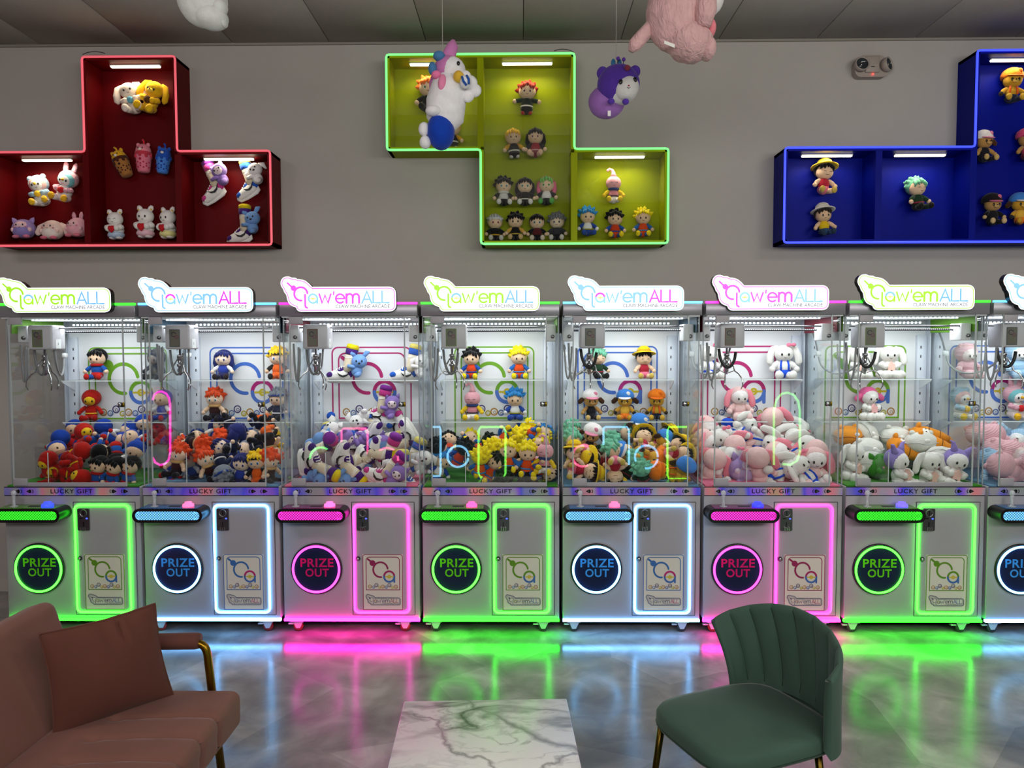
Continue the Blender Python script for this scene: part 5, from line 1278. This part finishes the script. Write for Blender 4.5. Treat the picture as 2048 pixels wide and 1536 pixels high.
heap(4, 6.606, 830, [
    ('J', 860, 700, 0, 5, 185, 10), ('I', 1030, 760, 0, 25, -40, 0), ('J', 1230, 620, 0, 0, -5, -12), ('J', 1480, 650, 0, 4, 6, 0), ('Kp', 1750, 620, 0, 4, -10, 0), ('I', 1160, 870, 0, 140, 170, 60), ('I', 1500, 890, 0, 190, 170, 20), ('I', 1770, 870, 0, 110, 10, -20),
    ('I', 330, 560, 1, -20, 160, 0), ('I', 620, 570, 1, 30, 170, 10), ('L', 300, 740, 1, 20, 20, 0), ('J', 1010, 560, 1, 15, 180, 20), ('I', 1350, 800, 1, 60, 20, 0), ('Kp', 1640, 800, 1, -30, 20, 0),
    ('I', 450, 450, 2, -10, 10, -45), ('I', 910, 470, 2, 60, 160, 10), ('I', 1120, 400, 2, -120, 10, 10), ('J', 1560, 470, 2, 80, 20, -10), ('J', 1320, 440, 2, 10, 190, 0),
    ('J', 690, 400, 3, 70, 10, -50), ('J', 1420, 270, 3, 75, 150, 30), ('J', 1640, 320, 3, 110, 0, -40), ('L', 1800, 360, 3, 30, 20, -40)])
heap(5, 6.606, 1110, [
    ('N', 790, 860, 0, 180, 0, -10), ('M', 1150, 860, 0, -20, 180, 35), ('Q', 1470, 880, 0, -80, 20, 20), ('Pb', 1720, 830, 0, 20, 170, 30), ('N', 400, 800, 0, 100, 10, 10),
    ('N', 190, 640, 1, 5, 20, 0), ('N', 350, 620, 1, 200, 10, -30), ('N', 570, 660, 1, -70, 160, 20), ('M', 790, 600, 1, -20, 60, 10), ('Pb', 1000, 580, 1, -70, 10, 0), ('Q', 1230, 640, 1, 100, 20, 0), ('Pb', 1500, 660, 1, 140, 170, 10), ('N', 1650, 580, 1, 100, 0, -20), ('M', 1000, 740, 1, 30, 170, 0),
    ('M', 200, 460, 2, 10, 40, 0), ('O', 470, 400, 2, 12, -14, 8), ('M', 700, 480, 2, 30, 180, 0), ('N', 1170, 400, 2, 20, 0, -50), ('Pb', 1390, 470, 2, 40, 30, 0), ('N', 1640, 500, 2, 60, 20, -10),
    ('M', 250, 330, 3, -10, 20, 0), ('M', 880, 340, 3, 70, 30, 0), ('Pb', 1110, 270, 3, 5, 10, 10), ('N', 1420, 370, 3, 50, -10, 0)])
heap(6, 6.4, 1390, [
    ('T', 820, 700, 0, -10, 150, 10), ('R', 1130, 800, 0, 75, 0, 5), ('R', 1390, 810, 0, -30, 30, -10), ('T', 1640, 720, 0, 6, -6, 0),
    ('T', 220, 720, 1, 20, 160, 10), ('R', 430, 680, 1, 10, 20, 0), ('LB', 600, 740, 1, 10, 20, 0), ('R', 1370, 500, 1, 45, -20, 20), ('T', 1140, 600, 1, -50, 30, 0), ('T', 1600, 600, 1, 40, 160, 0),
    ('T', 110, 480, 2, 10, 60, 0), ('R', 330, 440, 2, -10, 15, 0), ('T', 580, 490, 2, -60, 170, 10), ('R', 880, 420, 2, 100, 10, 30), ('R', 1200, 400, 2, 60, 160, 0),
    ('T', 120, 300, 3, 20, 30, 0), ('R', 620, 240, 3, 60, 20, -20), ('T', 1030, 180, 3, -25, 160, 0), ('R', 1320, 260, 3, 110, 150, 20), ('R', 400, 340, 3, 190, 180, 0)], 1.25)
heap(7, 5.565, 1680, [
    ('Vv', 650, 640, 0, -4, 35, 0), ('U', 990, 650, 0, 5, 10, 4), ('Vv', 1340, 640, 0, 18, -5, 0),
    ('U', 140, 560, 1, 10, 20, 0), ('Z', 450, 620, 1, -5, 20, 0), ('X', 1160, 540, 1, 20, 0, -40), ('Xp', 1080, 620, 1, 60, 0, 30), ('X', 330, 580, 1, 0, 10, 0),
    ('X', 300, 430, 2, -4, 10, 10), ('Y', 760, 430, 2, 10, 0, 30), ('X', 1360, 440, 2, 10, 0, 0), ('X', 900, 360, 2, 0, 0, 0), ('Y', 1150, 320, 2, 6, -12, 35),
    ('Xo', 90, 290, 3, 0, 20, 0), ('X', 290, 270, 3, 60, 0, 0), ('X', 620, 300, 3, 4, 0, 8), ('Xo', 800, 320, 3, 0, 0, 0), ('LB', 1480, 420, 3, 10, 10, 0)], 1.22)
heap(8, 5.565, 1680, [
    ('KP', 1840, 640, 0, -60, 160, 10), ('KP', 2020, 660, 0, 60, 170, 0),
    ('KP', 1740, 540, 1, 10, 20, 0), ('KP', 1960, 560, 1, -20, 20, 0), ('KB', 1690, 680, 1, 10, 20, 0),
    ('KP', 1720, 340, 2, -40, 170, 10), ('KB', 1890, 330, 2, 100, 10, 30), ('KP', 1900, 470, 2, 80, 20, 0),
    ('KP', 1560, 340, 3, -20, 170, 0), ('KB', 2020, 300, 3, 60, 170, 0)], 1.3)
# toys on the glass shelves inside the machines
SH = [(1, 'u', 'B', 195, 1.05, 5), (1, 'u', 'DK', 312, 1.05, -5), (1, 'l', 'A', 183, 1.05, 15), (1, 'l', 'C', 325, 1.05, -10),
      (2, 'u', 'F', 447, 1.0, 5), (2, 'u', 'G', 556, 1.05, 10), (2, 'l', 'E', 430, 1.05, 5), (2, 'l', 'H', 556, 1.05, -10),
      (3, 'u', 'S1', 690, 1.1, 10), (3, 'u', 'S3', 816, 1.1, 10), (3, 'l', 'S2', 757, 1.1, 5),
      (4, 'u', 'I', 943, 1.0, -8), (4, 'u', 'J', 1038, 1.02, 4), (4, 'l', 'Kp', 945, 1.05, -6), (4, 'l', 'L', 1030, 1.0, 2),
      (5, 'u', 'M', 1196, 1.0, 15), (5, 'u', 'N', 1288, .98, 3), (5, 'l', 'O', 1182, .95, 8), (5, 'l', 'Pb', 1250, .95, -12), (5, 'l', 'Q', 1313, .95, -8),
      (6, 'u', 'R', 1417, 1.2, 20), (6, 'u', 'R', 1567, 1.2, -8), (6, 'l', 'T', 1478, 1.12, 3),
      (7, 'u', 'U', 1712, 1.1, 15), (7, 'u', 'U', 1777, 1.15, -10), (7, 'l', 'W', 1738, 1.1, 8),
      (8, 'u', 'KP', 1934, 1.15, 5), (8, 'u', 'KB', 2035, 1.2, -5), (8, 'l', 'PB', 1922, 1.08, 10), (8, 'l', 'PP', 2030, 1.15, 5)]
for i, (k, lv, kind, px, s, yaw) in enumerate(SH):
    z = 1.461 if lv == 'u' else 1.194
    p = at(px, 757 if lv == 'u' else 838, MY + .575); p.z = z
    same = sorted(q[3] for q in SH if q[0] == k and q[1] == lv)
    pos = '' if len(same) == 1 else ', ' + (['left one', 'right one'] if len(same) == 2 else ['left one', 'middle one', 'right one'])[same.index(px)]
    put(kind, None, f'{KINDS[kind][1]} on the {"upper" if lv == "u" else "lower"} glass shelf, {MACH[k - 1]} machine{pos}', 'toys on the glass shelves inside the machines', s, 0, yaw, 0, p)
# toys on the wall shelves: kind, px, py of the centre, scale, roll, yaw, where
WS = [('WD', 262, 194, 1.15, -18, 10, 'red wall shelf, top cell'), ('YD', 306, 192, 1.18, 18, 0, 'red wall shelf, top cell'),
      ('CB', 243, 325, 1.06, -24, 0, 'red wall shelf, middle cell'), ('CP', 287, 314, 1.1, 0, 0, 'red wall shelf, middle cell'), ('CU', 327, 319, 1.0, 6, 10, 'red wall shelf, middle cell'),
      ('HB', 231, 449, 1.0, -3, 0, 'red wall shelf, bottom centre'), ('HP', 291, 444, 1.08, 0, 0, 'red wall shelf, bottom centre'), ('HY', 336, 446, 1.05, 0, -15, 'red wall shelf, bottom centre'),
      ('PB', 79, 380, 1.1, -14, 10, 'red wall shelf, left cell'), ('PP', 132, 371, 1.12, 14, 5, 'red wall shelf, left cell'),
      ('RL', 48, 457, 1.0, -3, 10, 'floor of red wall shelf, left'), ('RC', 106, 459, 1.0, 0, 0, 'floor of red wall shelf, left'), ('RP', 156, 454, 1.0, 0, -10, 'floor of red wall shelf, left'),
      ('S2', 420, 361, 1.1, -34, 0, 'red wall shelf, upper left of right cell'), ('S3', 491, 357, 1.04, -30, 0, 'red wall shelf, upper right of right cell'), ('S1', 482, 447, 1.08, -14, 0, 'floor of red wall shelf, right'),
      ('GO', 857, 190, 1.2, 0, 5, 'green wall shelf, left cell, half hidden'), ('GY', 905, 268, 1.0, 0, 0, 'green wall shelf, left cell, behind hanging rabbit'),
      ('GR', 1054, 196, 1.1, 2, 0, 'green wall shelf, top of tall cell'), ('GY', 1027, 286, 1.0, -4, 4, 'green wall shelf, tall cell, left of the pair'), ('GN', 1071, 285, 1.0, 0, -4, 'green wall shelf, tall cell'),
      ('GB', 1007, 383, .98, 0, 6, 'green wall shelf, tall cell, row of three'), ('GC', 1050, 383, .98, 0, 0, 'green wall shelf, tall cell, row of three'), ('GP', 1093, 381, 1.0, 0, -4, 'green wall shelf, tall cell, row of three'),
      ('GS', 990, 455, .95, 0, 8, 'green wall shelf, bottom row'), ('GK', 1031, 453, .95, 0, 0, 'green wall shelf, bottom row'), ('GD', 1074, 455, .95, 0, 0, 'green wall shelf, bottom row'), ('GG', 1114, 454, .95, 0, -6, 'green wall shelf, bottom row'),
      ('Kp', 1227, 377, 1.0, 0, 0, 'green wall shelf, right cell, topmost'), ('L', 1175, 444, .95, 0, 4, 'green wall shelf, right cell, bottom left'), ('I', 1230, 448, .95, 0, 0, 'green wall shelf, right cell, bottom middle'), ('J', 1286, 446, .95, 0, -6, 'green wall shelf, right cell, bottom right'),
      ('N', 1648, 356, 1.1, 4, 6, 'blue wall shelf, left cell'), ('WH', 1647, 441, 1.0, -4, 0, 'blue wall shelf, left cell'), ('M', 1834, 388, 1.1, -4, 15, 'blue wall shelf, middle cell'),
      ('Q', 2024, 173, 1.1, 4, -10, 'blue wall shelf, top of tall cell'), ('O', 1968, 294, 1.0, 0, 10, 'blue wall shelf, tall cell, left'), ('BH', 1985, 420, 1.0, 0, 0, 'blue wall shelf, bottom of tall cell'), ('Pb', 2040, 419, 1.0, 0, -5, 'blue wall shelf, bottom of tall cell'), ('PK', 2054, 290, 1.0, 0, -5, 'blue wall shelf, cut by the right edge')]
for kind, px, py, s, roll, yaw, where in WS:
    p = at(px, py, WALL_Y - .075)
    put(kind, p, f'{KINDS[kind][1]}, {where}', 'toys on the wall shelves', s, roll, yaw, 0)

# ------------------------------------------------------------------ toys hanging from the ceiling
def string(root, top_local, z_ceil, m=None):
    p = root.matrix_world.translation if False else root.location
    MB().tube([top_local, (top_local[0], top_local[1], z_ceil - p.z)], .0015, plain('#b8b4ae', .6), 5).build('hanging_string', root)
def Q(o, px, py, Y):
    p = at(px, py, Y); return p - o
HY_ = 3.75
o = at(900, 200, HY_)
r = empty('hanging_plush', o); tag(r, 'large white and pink plush rabbit in blue shorts hanging before the green shelf', 'plush toy')
k = HY_ / FPX
def L2(x, y, dy=0.0): return (Vector(((x - 900) * k, dy, (200 - y) * k)))
Wf, Pk, Bl = P('#eceaec'), P('#c87cb4'), P('#1440b0')
MB().tube([L2(905, 150), L2(900, 172), L2(892, 205), L2(890, 238), L2(886, 262)], [.060, .088, .098, .092, .04], Wf, 20, False, .95).build('body', r)
MB().ell(L2(904, 144), (.068, .075, .066), Wf, 20, 14).build('head', r)
MB().ell(L2(896, 141, .008), (.070, .078, .068), Pk, 20, 14, Matrix.Rotation(math.radians(-20), 3, 'Y')).build('hood', r)
MB().tube([L2(893, 128), L2(899, 112), L2(906, 95), L2(907, 84)], [.034, .034, .028, .008], Pk, 14, False, .7).build('ear', r)
MB().tube([L2(874, 148, .02), L2(868, 165, .03), L2(861, 182, .03)], [.026, .028, .008], Pk, 12, False, .7).build('ear', r)
for q, rr_ in (((881, 122), (.030, .03, .024)), ((868, 146), (.021, .03, .032))): MB().ell(L2(q[0], q[1], -.045), rr_, P('#4a7cac'), 12, 8).build('bow', r)
MB().ell(L2(888, 177, -.080), (.020, .018, .040), P('#e88ab0'), 12, 8, Matrix.Rotation(math.radians(8), 3, 'Y')).build('inner_ear', r)
MB().ell(L2(876, 160, -.062), (.024, .02, .020), P('#e87aa8'), 12, 8).build('cheek', r)
MB().ell(L2(919, 139, -.066), (.008, .006, .011), EYE_M, 10, 7).build('eye', r)
mb = MB()
for x, y, rd in ((940, 172, .038), (950, 186, .032), (936, 196, .032), (932, 158, .026)): mb.ell(L2(x, y, -.03), (rd, rd * .7, rd), Wf, 14, 9)
mb.build('cloud', r)
MB().ell(L2(920, 167, -.085), (.026, .028, .028), P('#e0b43c'), 12, 8).build('cone', r)
mb = MB(); mb.ell(L2(933, 177, -.085), (.028, .028, .032), P('#e4e6ea'), 14, 10)
mb.tube([L2(927, 170, -.108), L2(930, 180, -.116), L2(936, 187, -.11)], .006, P('#2456a8'), 7); mb.tube([L2(936, 168, -.108), L2(940, 176, -.112), L2(940, 184, -.105)], .006, P('#2456a8'), 7); mb.build('striped_ball', r)
MB().ell(L2(882, 262, -.01), (.068, .09, .090), Bl, 20, 14).build('shorts', r)
for q, rd in (((871, 230), (.040, .035, .026)), ((850, 260), (.028, .034, .034)), ((852, 285), (.028, .034, .032))): MB().ell(L2(q[0], q[1], -.075 if q[1] < 250 else -.03), rd, Wf, 14, 9).build('paw', r)
string(r, L2(886, 128), CEIL)

HY_ = 3.9; o = at(1237, 172, HY_); k = HY_ / FPX
r = empty('hanging_plush', o); tag(r, 'purple round plush animal with antennae hanging right of the green shelf', 'plush toy')
def L3(x, y, dy=0.0): return Vector(((x - 1237) * k, dy, (172 - y) * k))
Pu = P('#5a3aa8')
MB().ell(L3(1239, 172), (.100, .095, .094), P('#e4e2e0'), 32, 20).build('head', r)
MB().ell(L3(1237, 169, .004), (.108, .102, .100), Pu, 40, 26).build('hood', r)
MB().ell(L3(1249, 182, -.040), (.068, .072, .060), P('#e4e2e0'), 40, 26, Matrix.Rotation(math.radians(-20), 3, 'Y')).build('face_patch', r)
MB().ell(L3(1216, 196, .055), (.095, .085, .085), P('#9a6cb8'), 18, 12).build('body', r)
for x, y in ((1236, 178), (1264, 173)): MB().ell(L3(x, y, -.106 if x < 1250 else -.098), (.010, .006, .013), EYE_M, 10, 7, Matrix.Rotation(math.radians(12 if x < 1250 else -12), 3, 'Y')).build('eye', r)
MB().ell(L3(1251, 186, -.112), (.005, .004, .004), P('#b03a4a'), 8, 6).build('nose', r)
mb = MB(); mb.tube([L3(1248, 189, -.112), L3(1251, 191, -.112), L3(1254, 189, -.111)], .0015, EYE_M, 5); mb.build('mouth', r)
MB().ell(L3(1249, 150, -.092), (.015, .010, .015), P('#8c3c50'), 10, 7).build('forehead_button', r)
for x0, y0, x1, y1 in ((1235, 132, 1236, 119), (1246, 132, 1247, 121)):
    a_ = MB().tube([L3(x0, y0), L3(x1, y1)], .002, DARK, 6).build('antenna', r); MB().ell(L3(x1, y1), .010, P('#6a3fae'), 10, 7).build('antenna_ball', a_)
for x in (1228, 1240): MB().ell(L3(x, 124, .03), (.012, .008, .024), P('#3c78a4'), 10, 7).build('wing', r)
MB().ell(L3(1206, 146, .01), (.03, .03, .034), Pu, 12, 8).build('ear', r)
MB().ell(L3(1281 - 10, 140, .03), (.028, .03, .03), Pu, 12, 8).build('ear', r)
for x, y in ((1220, 209), (1248, 210)): MB().ell(L3(x, y, -.06), (.018, .018, .015), Pu, 10, 7).build('paw', r)
MB().box(L3(1216, 0).x, L3(1222, 0).x, -.002, .002, L3(0, 230).z, L3(0, 219).z, plain('#e6e4e0', .7)).build('label_tag', r)
string(r, L3(1232, 126), CEIL)

HY_ = 3.3; o = at(1365, 60, HY_); k = HY_ / FPX
r = empty('hanging_plush', o); tag(r, 'large pale pink furry plush hanging at the top edge, right of centre', 'plush toy')
def L4(x, y, dy=0.0): return Vector(((x - 1365) * k, dy, (60 - y) * k))
Pf = mat('#d0a6a6', .95, kind='fur', spec=.15)
lump = lambda p: p * (1 + .035 * math.sin(9 * p.x + 4 * p.z) * math.sin(8 * p.z + 3 * p.y) + .02 * math.sin(17 * p.x) * math.sin(15 * p.z))
MB().ell(L4(1350, 30), (.125, .115, .16), Pf, 40, 30, None, lump).build('body', r)
MB().ell(L4(1376, 84, -.01), (.105, .10, .085), Pf, 36, 24, Matrix.Rotation(math.radians(18), 3, 'Y'), lump).build('rump', r)
MB().tube([L4(1304, 52), L4(1290, 68), L4(1272, 88), L4(1264, 100)], [.028, .030, .030, .012], Pf, 14).build('tail', r)
MB().tube([L4(1400, 0, -.06), L4(1400, 40, -.09), L4(1396, 70, -.09)], [.05, .046, .03], Pf, 14).build('leg', r)
MB().ell(L4(1412, 100, -.02), (.035, .06, .05), Pf, 16, 10).build('leg', r)
MB().ell(L4(1416, 62, -.02), (.024, .05, .04), P('#e8848f'), 14, 9).build('bow', r)
MB().ell(L4(1420, -5, .02), (.06, .06, .075), P('#e0dcda'), 18, 12).build('head', r)
mb = MB(); mb.add([L4(1321, 98, -.10), L4(1341, 105, -.10), L4(1341, 112, -.101), L4(1321, 104, -.101), L4(1321, 98, -.097), L4(1341, 105, -.097), L4(1341, 112, -.098), L4(1321, 104, -.098)], [[0, 3, 2, 1], [4, 5, 6, 7], [0, 1, 5, 4], [1, 2, 6, 5], [2, 3, 7, 6], [3, 0, 4, 7]], plain('#dedcd6', .7), False); mb.build('label_tag', r)
string(r, L4(1365, -30), CEIL)
HY_ = 3.3; o = at(412, 20, HY_); k = HY_ / FPX
r = empty('hanging_plush', o); tag(r, 'white rounded plush hanging at the top edge, left of centre', 'plush toy')
def L5(x, y, dy=0.0): return Vector(((x - 412) * k, dy, (20 - y) * k))
Wg = P('#d8dad6')
MB().ell(L5(405, 0), (.105, .09, .12), Wg, 24, 16, Matrix.Rotation(math.radians(-20), 3, 'Y')).build('body', r)
MB().ell(L5(424, 36, -.01), (.072, .07, .052), Wg, 20, 14, Matrix.Rotation(math.radians(10), 3, 'Y')).build('rump', r)
MB().ell(L5(446, 22, -.03), (.030, .04, .034), Wg, 14, 9).build('paw', r)
MB().ell(L5(449, 46, -.01), (.014, .03, .022), Wg, 14, 9).build('paw', r)
string(r, L5(405, -40), CEIL)
# small sensor on the ceiling
c = at(530, 2, 4.2)
mb = MB(); mb.lathe([(.0001, 0), (.012, 0), (.018, .008), (.018, .03)], (0, 0, -.03), DARK, 14)
tag(mb.build('ceiling_sensor', None, (c.x, c.y, CEIL)), 'small dark ceiling sensor at the top edge, left of centre', 'sensor')
